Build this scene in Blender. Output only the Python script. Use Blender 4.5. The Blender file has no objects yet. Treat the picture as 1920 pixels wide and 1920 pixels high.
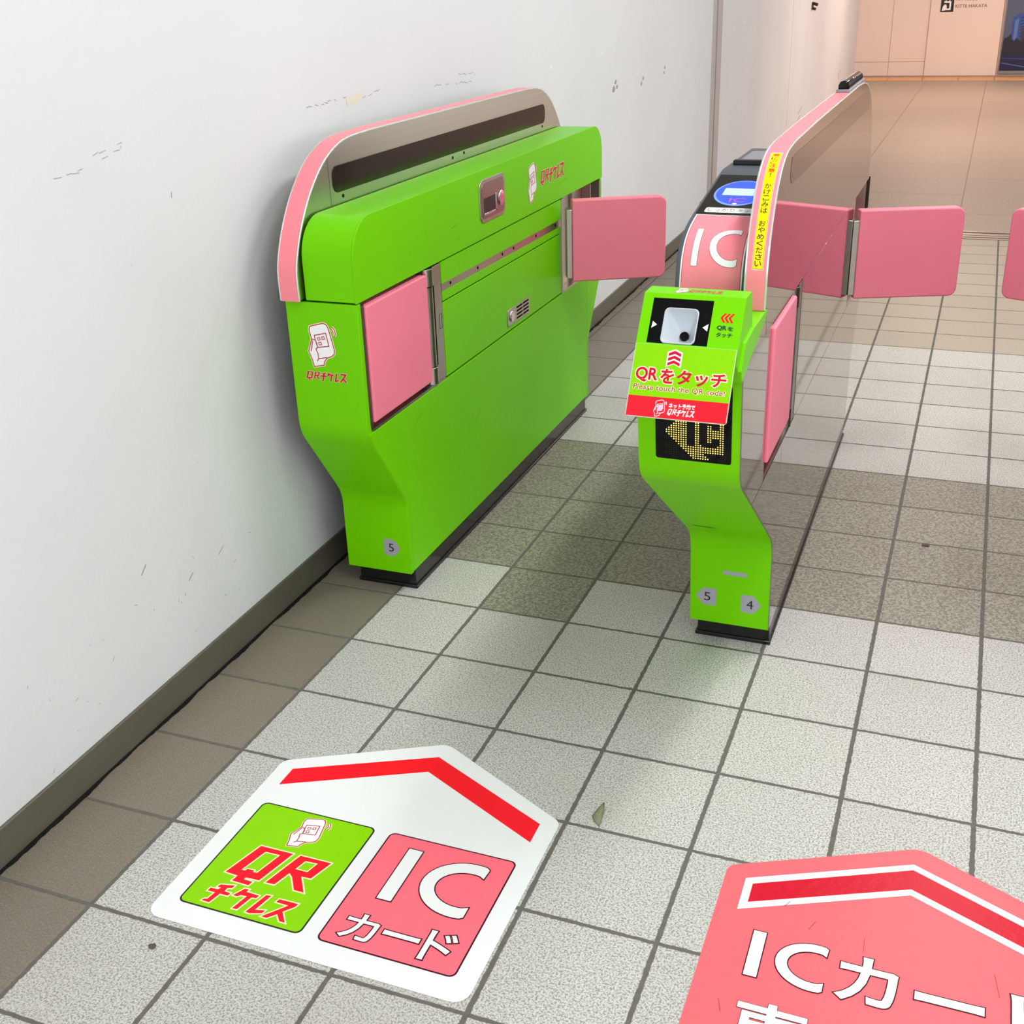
import bpy, bmesh, math, random
from math import radians, sin, cos, pi, atan2, hypot, floor
from mathutils import Vector, Matrix
from mathutils.geometry import tessellate_polygon

random.seed(7)
S = bpy.context.scene
COL = S.collection

# ---------------------------------------------------------------- camera
cam = bpy.data.cameras.new('camera')
cam.sensor_width = 36.0
cam.lens = 2186.43 / 1920 * 36.0
cam.clip_start = 0.05
cam.clip_end = 200
cam_o = bpy.data.objects.new('camera', cam)
COL.objects.link(cam_o)
M = Matrix.Rotation(0.38355, 4, 'Z') @ Matrix.Rotation(1.144518, 4, 'X') @ Matrix.Rotation(-0.0346823, 4, 'Z')
M.translation = (1.63406, -1.49106, 1.81881)
cam_o.matrix_world = M
S.camera = cam_o

# ---------------------------------------------------------------- world, lights, exposure
w = bpy.data.worlds.new('station_hall')
w.use_nodes = True
w.node_tree.nodes['Background'].inputs[0].default_value = (0.93, 0.965, 1.0, 1)
w.node_tree.nodes['Background'].inputs[1].default_value = 1.42
S.world = w
S.view_settings.view_transform = 'Standard'
S.view_settings.look = 'None'
S.view_settings.gamma = 1
S.view_settings.exposure = 0.32
S.view_settings.use_curve_mapping = False

CEIL = 3.6


def area(name, x, y, z, sx, sy, power, col, rot=(0, 0, 0)):
    l = bpy.data.lights.new(name, 'AREA')
    l.shape = 'RECTANGLE'
    l.size = sx
    l.size_y = sy
    l.energy = power
    l.color = col
    o = bpy.data.objects.new(name, l)
    o.location = (x, y, z)
    o.rotation_euler = rot
    COL.objects.link(o)
    return o


WHITE = (1.0, 0.99, 0.98)
WARM = (1.0, 0.72, 0.58)
# luminaires: x, y, length along y, power, colour
LAMPS = [(2.0, -1.9, 1.25, 14, WHITE), (2.0, 0.1, 1.25, 30, WHITE), (2.0, 2.1, 1.25, 38, WHITE), (2.0, 4.1, 1.25, 24, WHITE),
         (2.0, 6.1, 1.25, 26, WHITE), (4.6, 3.6, 1.25, 12, WHITE),
         (1.6, 13.6, 1.25, 62, WARM), (3.8, 13.6, 1.25, 52, WARM),
         (0.9, 18.6, 1.25, 76, WARM), (3.4, 18.6, 1.25, 76, WARM)]
for lx, ly, ll, lp, lc in LAMPS:
    area('tube_light', lx, ly, CEIL - 0.075, 0.20, ll, lp, lc)


# ---------------------------------------------------------------- materials
def lin(c):
    out = []
    for v in c[:3]:
        v = v / 255.0
        out.append(v / 12.92 if v <= 0.04045 else ((v + 0.055) / 1.055) ** 2.4)
    return (out[0], out[1], out[2], 1.0)


MATS = {}


def mat(name, rgb, rough=0.5, metal=0.0, spec=0.5, coat=0.0, emis=None, estr=0.0, nscale=0, namt=0.0, bump=0.0,
        bscale=400, aniso=0.0, stretch=None):
    if name in MATS:
        return MATS[name]
    m = bpy.data.materials.new(name)
    m.use_nodes = True
    nt = m.node_tree
    b = nt.nodes['Principled BSDF']
    b.inputs['Base Color'].default_value = lin(rgb)
    b.inputs['Roughness'].default_value = rough
    b.inputs['Metallic'].default_value = metal
    b.inputs['Specular IOR Level'].default_value = spec
    b.inputs['Coat Weight'].default_value = coat
    b.inputs['Coat Roughness'].default_value = 0.08
    if aniso:
        b.inputs['Anisotropic'].default_value = aniso
    if emis:
        b.inputs['Emission Color'].default_value = lin(emis)
        b.inputs['Emission Strength'].default_value = estr
    tc = None
    if nscale or bump:
        tc = nt.nodes.new('ShaderNodeTexCoord')
        mp = nt.nodes.new('ShaderNodeMapping')
        if stretch:
            mp.inputs['Scale'].default_value = stretch
        nt.links.new(tc.outputs['Object'], mp.inputs['Vector'])
    if nscale:
        n = nt.nodes.new('ShaderNodeTexNoise')
        n.inputs['Scale'].default_value = nscale
        n.inputs['Detail'].default_value = 4
        nt.links.new(mp.outputs['Vector'], n.inputs['Vector'])
        mx = nt.nodes.new('ShaderNodeMix')
        mx.data_type = 'RGBA'
        c = lin(rgb)
        mx.inputs['A'].default_value = [max(0, v * (1 - namt)) for v in c[:3]] + [1]
        mx.inputs['B'].default_value = [min(1, v * (1 + namt)) for v in c[:3]] + [1]
        nt.links.new(n.outputs['Fac'], mx.inputs['Factor'])
        nt.links.new(mx.outputs['Result'], b.inputs['Base Color'])
    if bump:
        n2 = nt.nodes.new('ShaderNodeTexNoise')
        n2.inputs['Scale'].default_value = bscale
        n2.inputs['Detail'].default_value = 3
        nt.links.new(mp.outputs['Vector'], n2.inputs['Vector'])
        bp = nt.nodes.new('ShaderNodeBump')
        bp.inputs['Strength'].default_value = bump
        bp.inputs['Distance'].default_value = 0.002
        nt.links.new(n2.outputs['Fac'], bp.inputs['Height'])
        nt.links.new(bp.outputs['Normal'], b.inputs['Normal'])
    MATS[name] = m
    return m


GREEN = mat('lime_green_film', (113, 206, 0), rough=0.34, spec=0.12, nscale=3, namt=0.05)
GREEN2 = mat('lime_sign_print', (136, 210, 4), rough=0.3, spec=0.15)
PINKF = mat('pink_film', (250, 138, 150), rough=0.33, spec=0.4)
PAD = mat('pink_vinyl', (252, 134, 156), rough=0.5, spec=0.35, nscale=9, namt=0.04, bump=0.12, bscale=700)
PADDK = mat('pink_vinyl_crease', (200, 88, 108), rough=0.55, spec=0.3)
MIRROR = mat('polished_stainless', (158, 152, 148), rough=0.045, metal=1.0, nscale=2, namt=0.04)
STEEL = mat('brushed_stainless', (196, 190, 180), rough=0.30, metal=1.0, nscale=40, namt=0.08, stretch=(1, 0.05, 2.2))
STEELR = mat('satin_stainless', (150, 144, 138), rough=0.34, metal=1.0)
EDGE = mat('bright_edge_trim', (225, 228, 228), rough=0.25, metal=0.6)
BLACK = mat('black_plastic', (14, 14, 15), rough=0.35)
GAP = mat('dark_gap', (8, 8, 8), rough=0.9, spec=0.1)
GLOSSBLK = mat('gloss_black_glass', (3, 3, 5), rough=0.05, spec=0.2)
SMOKE = mat('smoked_acrylic_window', (38, 24, 20), rough=0.12, spec=0.22)
SMOKE2 = mat('bronze_tinted_window', (92, 74, 60), rough=0.06, metal=1.0)
PLINTH = mat('black_plinth', (16, 16, 16), rough=0.25, spec=0.5)
SLATE = mat('dark_grey_plastic', (72, 80, 88), rough=0.4)
GREYP = mat('grey_plastic', (132, 134, 140), rough=0.45)
WHITEF = mat('white_print', (246, 246, 246), rough=0.4)
CREAM = mat('cream_print', (255, 240, 200), rough=0.4)
REDP = mat('red_print', (252, 14, 38), rough=0.38, spec=0.2)
REDD = mat('crimson_print', (200, 16, 52), rough=0.3, spec=0.2)
REDL = mat('crimson_line_print', (176, 24, 54), rough=0.4)
BANDR = mat('red_band_print', (244, 30, 48), rough=0.3, spec=0.2)
DKP = mat('dark_maroon_print', (70, 8, 30), rough=0.5, spec=0.1)
BLKP = mat('black_print', (16, 16, 18), rough=0.4)
DGREEN = mat('dark_green_print', (0, 60, 40), rough=0.4)
TAG = mat('grey_tag', (160, 160, 170), rough=0.35, spec=0.6)
YELP = mat('yellow_print', (250, 226, 0), rough=0.3, spec=0.2)
BROWNP = mat('brown_print', (150, 78, 30), rough=0.4)
PINKS = mat('salmon_print', (255, 112, 128), rough=0.42, spec=0.2, nscale=20, namt=0.04)
PINKM = mat('salmon_glossy_print', (254, 106, 114), rough=0.36, spec=0.15, nscale=30, namt=0.05, bump=0.35, bscale=60)
REDM = mat('crimson_glossy_print', (205, 8, 40), rough=0.32, spec=0.15, bump=0.35, bscale=60)
WHITES = mat('white_sticker_vinyl', (238, 241, 241), rough=0.45, nscale=6, namt=0.03, bump=0.15, bscale=14)
BOWL = mat('white_scanner_bowl', (188, 196, 204), rough=0.35)
BLUEP = mat('blue_lit_pad', (30, 66, 235), rough=0.15, emis=(50, 90, 255), estr=0.5)
BLUEL = mat('pale_blue_rim', (110, 140, 255), rough=0.15, emis=(90, 130, 255), estr=0.5)
SCRN = mat('pale_lcd', (170, 190, 225), rough=0.15, emis=(170, 195, 235), estr=0.45)
LED = mat('lit_led', (255, 230, 120), rough=0.4, emis=(255, 214, 92), estr=1.5)
LEDOFF = mat('unlit_led', (34, 40, 22), rough=0.4)
WARMPANEL = mat('beige_wall_panel', (236, 216, 204), rough=0.4, nscale=1.2, namt=0.03)
SEAM = mat('wall_seam', (176, 146, 128), rough=0.7)
CHROME = mat('chrome', (230, 230, 232), rough=0.08, metal=1.0)
ORANGE = mat('orange_tactile_paving', (226, 172, 118), rough=0.6)
LEAFM = mat('dry_leaf', (128, 134, 104), rough=0.6, nscale=60, namt=0.15)
GRIME = mat('black_grime', (22, 23, 22), rough=0.9, spec=0.2, nscale=60, namt=0.5, bump=0.8, bscale=120)
SCUFF = mat('grey_scuff', (150, 150, 146), rough=0.7)
SCUFFD = mat('dark_scuff', (104, 102, 98), rough=0.7)
TAPE = mat('yellowed_tape_residue', (226, 221, 196), rough=0.7)
TAPEW = mat('faint_tape_residue', (200, 200, 196), rough=0.7)
PAINTW = mat('white_chip', (238, 234, 232), rough=0.7)


def node_wall():
    m = bpy.data.materials.new('painted_wall')
    m.use_nodes = True
    nt = m.node_tree
    b = nt.nodes['Principled BSDF']
    b.inputs['Roughness'].default_value = 0.55
    tc = nt.nodes.new('ShaderNodeTexCoord')
    n = nt.nodes.new('ShaderNodeTexNoise'); n.inputs['Scale'].default_value = 0.9; n.inputs['Detail'].default_value = 6
    nt.links.new(tc.outputs['Object'], n.inputs['Vector'])
    r = nt.nodes.new('ShaderNodeValToRGB')
    r.color_ramp.elements[0].position = 0.3; r.color_ramp.elements[0].color = lin((214, 216, 217))
    r.color_ramp.elements[1].position = 0.7; r.color_ramp.elements[1].color = lin((222, 224, 225))
    nt.links.new(n.outputs['Fac'], r.inputs['Fac'])
    # sparse little scuffs
    mp = nt.nodes.new('ShaderNodeMapping'); mp.inputs['Scale'].default_value = (1, 1.4, 0.8)
    nt.links.new(tc.outputs['Object'], mp.inputs['Vector'])
    n3 = nt.nodes.new('ShaderNodeTexNoise'); n3.inputs['Scale'].default_value = 22; n3.inputs['Detail'].default_value = 5
    n3.inputs['Roughness'].default_value = 0.7
    nt.links.new(mp.outputs['Vector'], n3.inputs['Vector'])
    r3 = nt.nodes.new('ShaderNodeValToRGB')
    r3.color_ramp.elements[0].position = 0.70; r3.color_ramp.elements[0].color = (0, 0, 0, 1)
    r3.color_ramp.elements[1].position = 0.78; r3.color_ramp.elements[1].color = (0.55, 0.55, 0.55, 1)
    nt.links.new(n3.outputs['Fac'], r3.inputs['Fac'])
    mx = nt.nodes.new('ShaderNodeMix'); mx.data_type = 'RGBA'
    nt.links.new(r3.outputs['Color'], mx.inputs['Factor'])
    nt.links.new(r.outputs['Color'], mx.inputs['A'])
    mx.inputs['B'].default_value = lin((172, 171, 166))
    nt.links.new(mx.outputs['Result'], b.inputs['Base Color'])
    n2 = nt.nodes.new('ShaderNodeTexNoise'); n2.inputs['Scale'].default_value = 70; n2.inputs['Detail'].default_value = 5
    nt.links.new(tc.outputs['Object'], n2.inputs['Vector'])
    bp = nt.nodes.new('ShaderNodeBump'); bp.inputs['Strength'].default_value = 0.22; bp.inputs['Distance'].default_value = 0.004
    nt.links.new(n2.outputs['Fac'], bp.inputs['Height'])
    nt.links.new(bp.outputs['Normal'], b.inputs['Normal'])
    return m


def node_floor():
    m = bpy.data.materials.new('ceramic_floor_tiles')
    m.use_nodes = True
    nt = m.node_tree
    N, L = nt.nodes, nt.links
    b = N['Principled BSDF']

    def math_(op, a, b_=None, c=None, clamp=False):
        n = N.new('ShaderNodeMath'); n.operation = op; n.use_clamp = clamp
        for i, v in enumerate((a, b_, c)):
            if v is None:
                continue
            if isinstance(v, (int, float)):
                n.inputs[i].default_value = v
            else:
                L.new(v, n.inputs[i])
        return n.outputs[0]

    def mix(f, a, b_):
        n = N.new('ShaderNodeMix'); n.data_type = 'RGBA'
        if isinstance(f, (int, float)):
            n.inputs['Factor'].default_value = f
        else:
            L.new(f, n.inputs['Factor'])
        for k, v in (('A', a), ('B', b_)):
            if isinstance(v, tuple):
                n.inputs[k].default_value = v
            else:
                L.new(v, n.inputs[k])
        return n.outputs['Result']

    def noise(scale, detail=2, rough=0.5, vec=None, dist=0.0):
        n = N.new('ShaderNodeTexNoise')
        n.inputs['Scale'].default_value = scale; n.inputs['Detail'].default_value = detail
        n.inputs['Roughness'].default_value = rough
        n.inputs['Distortion'].default_value = dist
        L.new(vec if vec is not None else tc.outputs['Object'], n.inputs['Vector'])
        return n.outputs['Fac']

    def ramp(f, p0, p1):
        n = N.new('ShaderNodeMapRange'); n.interpolation_type = 'SMOOTHSTEP'
        L.new(f, n.inputs['Value'])
        n.inputs['From Min'].default_value = p0; n.inputs['From Max'].default_value = p1
        return n.outputs['Result']

    tc = N.new('ShaderNodeTexCoord')
    sp = N.new('ShaderNodeSeparateXYZ'); L.new(tc.outputs['Object'], sp.inputs[0])
    wob = math_('MULTIPLY', math_('SUBTRACT', noise(60, 3), 0.5), 0.006)
    wob2 = math_('MULTIPLY', math_('SUBTRACT', noise(47, 3), 0.5), 0.006)
    X = math_('ADD', sp.outputs[0], wob)
    Y = math_('ADD', sp.outputs[1], wob2)
    gx = math_('DIVIDE', X, 0.3); gy = math_('DIVIDE', Y, 0.3)
    i = math_('FLOOR', gx); j = math_('FLOOR', gy)
    fx = math_('SUBTRACT', gx, i); fy = math_('SUBTRACT', gy, j)
    dx = math_('MULTIPLY', math_('MINIMUM', fx, math_('SUBTRACT', 1.0, fx)), 0.3)
    dy = math_('MULTIPLY', math_('MINIMUM', fy, math_('SUBTRACT', 1.0, fy)), 0.3)
    ax = ramp(dx, 0.0044, 0.0064)
    ay = ramp(dy, 0.0038, 0.0057)
    tile = math_('MULTIPLY', ax, ay)
    # classes of tile
    rowmid = math_('MULTIPLY', math_('GREATER_THAN', j, 5.5), math_('LESS_THAN', j, 9.5))
    one = math_('MULTIPLY', math_('COMPARE', i, 1.0, 0.1), math_('COMPARE', j, 5.0, 0.1))
    rowmid = math_('MAXIMUM', rowmid, one)
    far = math_('GREATER_THAN', j, 15.5)
    col0 = math_('LESS_THAN', i, -0.5)
    # per-tile tone
    cmb = N.new('ShaderNodeCombineXYZ'); L.new(i, cmb.inputs[0]); L.new(j, cmb.inputs[1])
    wn = N.new('ShaderNodeTexWhiteNoise'); wn.noise_dimensions = '3D'; L.new(cmb.outputs[0], wn.inputs['Vector'])
    tone = math_('MULTIPLY_ADD', wn.outputs['Value'], 0.10, 0.94)
    # speckle
    sp1 = ramp(noise(230, 3, 0.6, dist=0.35), 0.43, 0.63)
    sp2 = ramp(noise(130, 3, 0.6), 0.60, 0.70)
    big = noise(2.2, 4)
    light = mix(math_('MULTIPLY', sp1, 0.80), lin((208, 207, 202)), lin((116, 114, 108)))
    light = mix(math_('MULTIPLY', sp2, 0.25), light, lin((140, 137, 128)))
    light = mix(math_('MULTIPLY', ramp(big, 0.5, 0.75), 0.25), light, lin((176, 172, 158)))
    worm = ramp(noise(110, 2, 0.5, dist=0.9), 0.43, 0.57)
    mid = mix(math_('MULTIPLY', worm, 0.9), lin((158, 155, 142)), lin((110, 106, 92)))
    brown = mix(math_('MULTIPLY', sp1, 0.6), lin((122, 113, 100)), lin((150, 141, 126)))
    farc = mix(math_('MULTIPLY', sp1, 0.5), lin((172, 162, 146)), lin((140, 131, 117)))
    c = mix(rowmid, light, mid)
    c = mix(far, c, farc)
    c = mix(col0, c, brown)
    hsv = N.new('ShaderNodeHueSaturation'); L.new(tone, hsv.inputs['Value']); L.new(c, hsv.inputs['Color'])
    grout = mix(noise(40, 3), lin((84, 82, 76)), lin((114, 111, 104)))
    fin = mix(tile, grout, hsv.outputs['Color'])
    # dirt against the wall and little spots
    spots = ramp(noise(24, 4, 0.75), 0.73, 0.76)
    fin = mix(math_('MULTIPLY', spots, 0.5), fin, lin((90, 86, 78)))
    L.new(fin, b.inputs['Base Color'])
    rr = math_('MULTIPLY_ADD', tile, -0.36, 0.78)
    rr = math_('ADD', rr, math_('MULTIPLY', sp1, 0.08))
    L.new(rr, b.inputs['Roughness'])
    h = math_('ADD', math_('MULTIPLY', tile, 1.0), math_('MULTIPLY', math_('MULTIPLY', worm, rowmid), -0.16))
    h = math_('ADD', h, math_('MULTIPLY', sp1, -0.05))
    bp = N.new('ShaderNodeBump'); bp.inputs['Strength'].default_value = 0.55; bp.inputs['Distance'].default_value = 0.003
    L.new(h, bp.inputs['Height']); L.new(bp.outputs['Normal'], b.inputs['Normal'])
    return m


def node_hall_floor():
    m = bpy.data.materials.new('beige_granite_floor')
    m.use_nodes = True
    nt = m.node_tree
    N, L = nt.nodes, nt.links
    b = N['Principled BSDF']
    b.inputs['Roughness'].default_value = 0.5
    tc = N.new('ShaderNodeTexCoord')
    mp = N.new('ShaderNodeMapping'); mp.inputs['Location'].default_value = (-9.65, 0.5, 0)
    mp.inputs['Rotation'].default_value = (0, 0, 0)
    L.new(tc.outputs['Object'], mp.inputs['Vector'])
    sp = N.new('ShaderNodeSeparateXYZ'); L.new(tc.outputs['Object'], sp.inputs[0])
    cb = N.new('ShaderNodeCombineXYZ')
    ad = N.new('ShaderNodeMath'); ad.operation = 'ADD'; ad.inputs[1].default_value = -10.55 + 18.2
    ad2 = N.new('ShaderNodeMath'); ad2.operation = 'ADD'; ad2.inputs[1].default_value = 19.5
    L.new(sp.outputs[1], ad.inputs[0]); L.new(sp.outputs[0], ad2.inputs[0])
    L.new(ad.outputs[0], cb.inputs[0]); L.new(ad2.outputs[0], cb.inputs[1])
    br = N.new('ShaderNodeTexBrick')
    br.inputs['Scale'].default_value = 1.0
    br.inputs['Brick Width'].default_value = 1.82
    br.inputs['Row Height'].default_value = 1.0
    br.inputs['Mortar Size'].default_value = 0.005
    br.offset = 0.5
    br.inputs['Color1'].default_value = lin((168, 152, 138)); br.inputs['Color2'].default_value = lin((164, 148, 134))
    br.inputs['Mortar'].default_value = lin((120, 100, 80))
    L.new(cb.outputs[0], br.inputs['Vector'])
    n = N.new('ShaderNodeTexNoise'); n.inputs['Scale'].default_value = 55; n.inputs['Detail'].default_value = 4
    L.new(tc.outputs['Object'], n.inputs['Vector'])
    mx = N.new('ShaderNodeMix'); mx.data_type = 'RGBA'; mx.blend_type = 'MULTIPLY'; mx.inputs['Factor'].default_value = 0.55
    r = N.new('ShaderNodeValToRGB'); r.color_ramp.elements[0].position = 0.35; r.color_ramp.elements[0].color = (0.55, 0.52, 0.48, 1)
    r.color_ramp.elements[1].position = 0.6
    L.new(n.outputs['Fac'], r.inputs['Fac'])
    L.new(br.outputs['Color'], mx.inputs['A']); L.new(r.outputs['Color'], mx.inputs['B'])
    L.new(mx.outputs['Result'], b.inputs['Base Color'])
    return m


WALLM = node_wall()
FLOORM = node_floor()
HALLM = node_hall_floor()
BOARDM = mat('olive_grey_skirting', (92, 88, 76), rough=0.4, nscale=8, namt=0.12)
CEILM = mat('ceiling_panel_white', (225, 225, 222), rough=0.8)


# ---------------------------------------------------------------- mesh helpers
def link(name, bm, mats, parent=None, bevel=0.0, seg=2, smooth=True, angle=32, wn=False):
    me = bpy.data.meshes.new(name)
    bmesh.ops.remove_doubles(bm, verts=bm.verts, dist=1e-6)
    bmesh.ops.recalc_face_normals(bm, faces=bm.faces)
    bm.to_mesh(me)
    bm.free()
    for m_ in (mats if isinstance(mats, (list, tuple)) else [mats]):
        me.materials.append(m_)
    if smooth:
        me.shade_smooth()
        me.set_sharp_from_angle(angle=radians(angle))
    o = bpy.data.objects.new(name, me)
    COL.objects.link(o)
    if parent:
        o.parent = parent
    if bevel:
        md = o.modifiers.new('bevel', 'BEVEL')
        md.width = bevel; md.segments = seg; md.limit_method = 'ANGLE'; md.angle_limit = radians(40)
        md.harden_normals = False
    return o


def empty(name, loc, label, cat, group=None):
    o = bpy.data.objects.new(name, None)
    o.empty_display_size = 0.1
    o.location = loc
    COL.objects.link(o)
    o['label'] = label; o['category'] = cat
    if group:
        o['group'] = group
    return o


def tag(o, label, cat, group=None):
    o['label'] = label; o['category'] = cat
    if group:
        o['group'] = group
    return o


def struct(o):
    o['kind'] = 'structure'
    return o


def box(bm, x0, x1, y0, y1, z0, z1):
    vs = [bm.verts.new((x, y, z)) for x in (x0, x1) for y in (y0, y1) for z in (z0, z1)]
    for f in ((0, 1, 3, 2), (4, 6, 7, 5), (0, 4, 5, 1), (2, 3, 7, 6), (0, 2, 6, 4), (1, 5, 7, 3)):
        bm.faces.new([vs[k] for k in f])


def fillet(pts, rad, n=8, closed=True):
    """pts list of (a,b); rad float or list/dict of radii; rounded corners"""
    out = []
    N = len(pts)
    for k in range(N):
        r = rad[k] if isinstance(rad, (list, tuple)) else (rad.get(k, 0) if isinstance(rad, dict) else rad)
        p = Vector(pts[k])
        if r <= 0 or (not closed and k in (0, N - 1)):
            out.append((p.x, p.y)); continue
        a = Vector(pts[k - 1]) - p; c = Vector(pts[(k + 1) % N]) - p
        la, lc = a.length, c.length
        a.normalize(); c.normalize()
        ang = math.acos(max(-1, min(1, a.dot(c))))
        if ang > pi - 0.01:
            out.append((p.x, p.y)); continue
        t = min(r / math.tan(ang / 2), la * 0.499, lc * 0.499)
        rr = t * math.tan(ang / 2)
        bis = (a + c).normalized()
        cen = p + bis * (rr / sin(ang / 2))
        s = p + a * t - cen; e = p + c * t - cen
        a0 = atan2(s.y, s.x); a1 = atan2(e.y, e.x)
        d = (a1 - a0 + pi) % (2 * pi) - pi
        for q in range(n + 1):
            th = a0 + d * q / n
            out.append((cen.x + rr * cos(th), cen.y + rr * sin(th)))
    return out


def prism(bm, pts, lo, hi, axis='x', skip=()):
    """pts in the plane normal to axis: x->(y,z), y->(x,z), z->(x,y)"""
    def P(p, t):
        return (t, p[0], p[1]) if axis == 'x' else ((p[0], t, p[1]) if axis == 'y' else (p[0], p[1], t))
    A = [bm.verts.new(P(p, lo)) for p in pts]
    B = [bm.verts.new(P(p, hi)) for p in pts]
    bm.faces.new(A[::-1]); bm.faces.new(B)
    n = len(pts)
    for k in range(n):
        if k in skip:
            continue
        bm.faces.new((A[k], A[(k + 1) % n], B[(k + 1) % n], B[k]))


def sweep_strip(bm, path, x0, x1, thick):
    """a sheet following an open (y,z) path, thickness to its left side"""
    n = len(path)
    nor = []
    for k in range(n):
        a = Vector(path[max(0, k - 1)]); c = Vector(path[min(n - 1, k + 1)])
        d = (c - a).normalized()
        nor.append(Vector((-d.y, d.x)))
    pts = list(path) + [(path[k][0] + nor[k].x * thick, path[k][1] + nor[k].y * thick) for k in range(n - 1, -1, -1)]
    A = [bm.verts.new((x0, p[0], p[1])) for p in pts]
    B = [bm.verts.new((x1, p[0], p[1])) for p in pts]
    m = len(pts)
    for k in range(m):
        bm.faces.new((A[k], A[(k + 1) % m], B[(k + 1) % m], B[k]))
    for k in range(n - 1):
        bm.faces.new((A[k], A[m - 1 - k], A[m - 2 - k], A[k + 1]))
        bm.faces.new((B[k], B[k + 1], B[m - 2 - k], B[m - 1 - k]))


def cyl(bm, p0, p1, r, n=24, r2=None):
    p0 = Vector(p0); p1 = Vector(p1)
    d = p1 - p0
    mt = Matrix.Translation((p0 + p1) / 2) @ d.to_track_quat('Z', 'Y').to_matrix().to_4x4()
    bmesh.ops.create_cone(bm, cap_ends=True, segments=n, radius1=r, radius2=r if r2 is None else r2, depth=d.length, matrix=mt)


# ---------------------------------------------------------------- flat artwork
_textcache = {}


def text_mesh(s, bold=0.0, spacing=1.0):
    key = (s, round(bold, 4), spacing)
    if key in _textcache:
        return _textcache[key]
    c = bpy.data.curves.new('lettering', 'FONT')
    c.body = s
    c.offset = bold
    c.space_character = spacing
    c.resolution_u = 4
    o = bpy.data.objects.new('lettering', c)
    COL.objects.link(o)
    bpy.context.view_layer.update()
    dg = bpy.context.evaluated_depsgraph_get()
    me = o.evaluated_get(dg).to_mesh()
    V = [(v.co.x, v.co.y) for v in me.vertices]
    F = [tuple(p.vertices) for p in me.polygons]
    o.evaluated_get(dg).to_mesh_clear()
    bpy.data.objects.remove(o); bpy.data.curves.remove(c)
    _textcache[key] = (V, F)
    return V, F


def offset_poly(p, d):
    """outward miter offset"""
    n = len(p)
    area_ = sum(p[k][0] * p[(k + 1) % n][1] - p[(k + 1) % n][0] * p[k][1] for k in range(n))
    sg = 1 if area_ > 0 else -1
    out = []
    for k in range(n):
        a = Vector(p[k - 1]); b_ = Vector(p[k]); c = Vector(p[(k + 1) % n])
        d1 = (b_ - a).normalized(); d2 = (c - b_).normalized()
        n1 = Vector((d1.y, -d1.x)) * sg; n2 = Vector((d2.y, -d2.x)) * sg
        m_ = n1 + n2
        if m_.length < 1e-6:
            m_ = n1
        m_.normalize()
        cs = max(0.45, m_.dot(n1))
        q = b_ + m_ * (d / cs)
        out.append((q.x, q.y))
    return out


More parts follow.
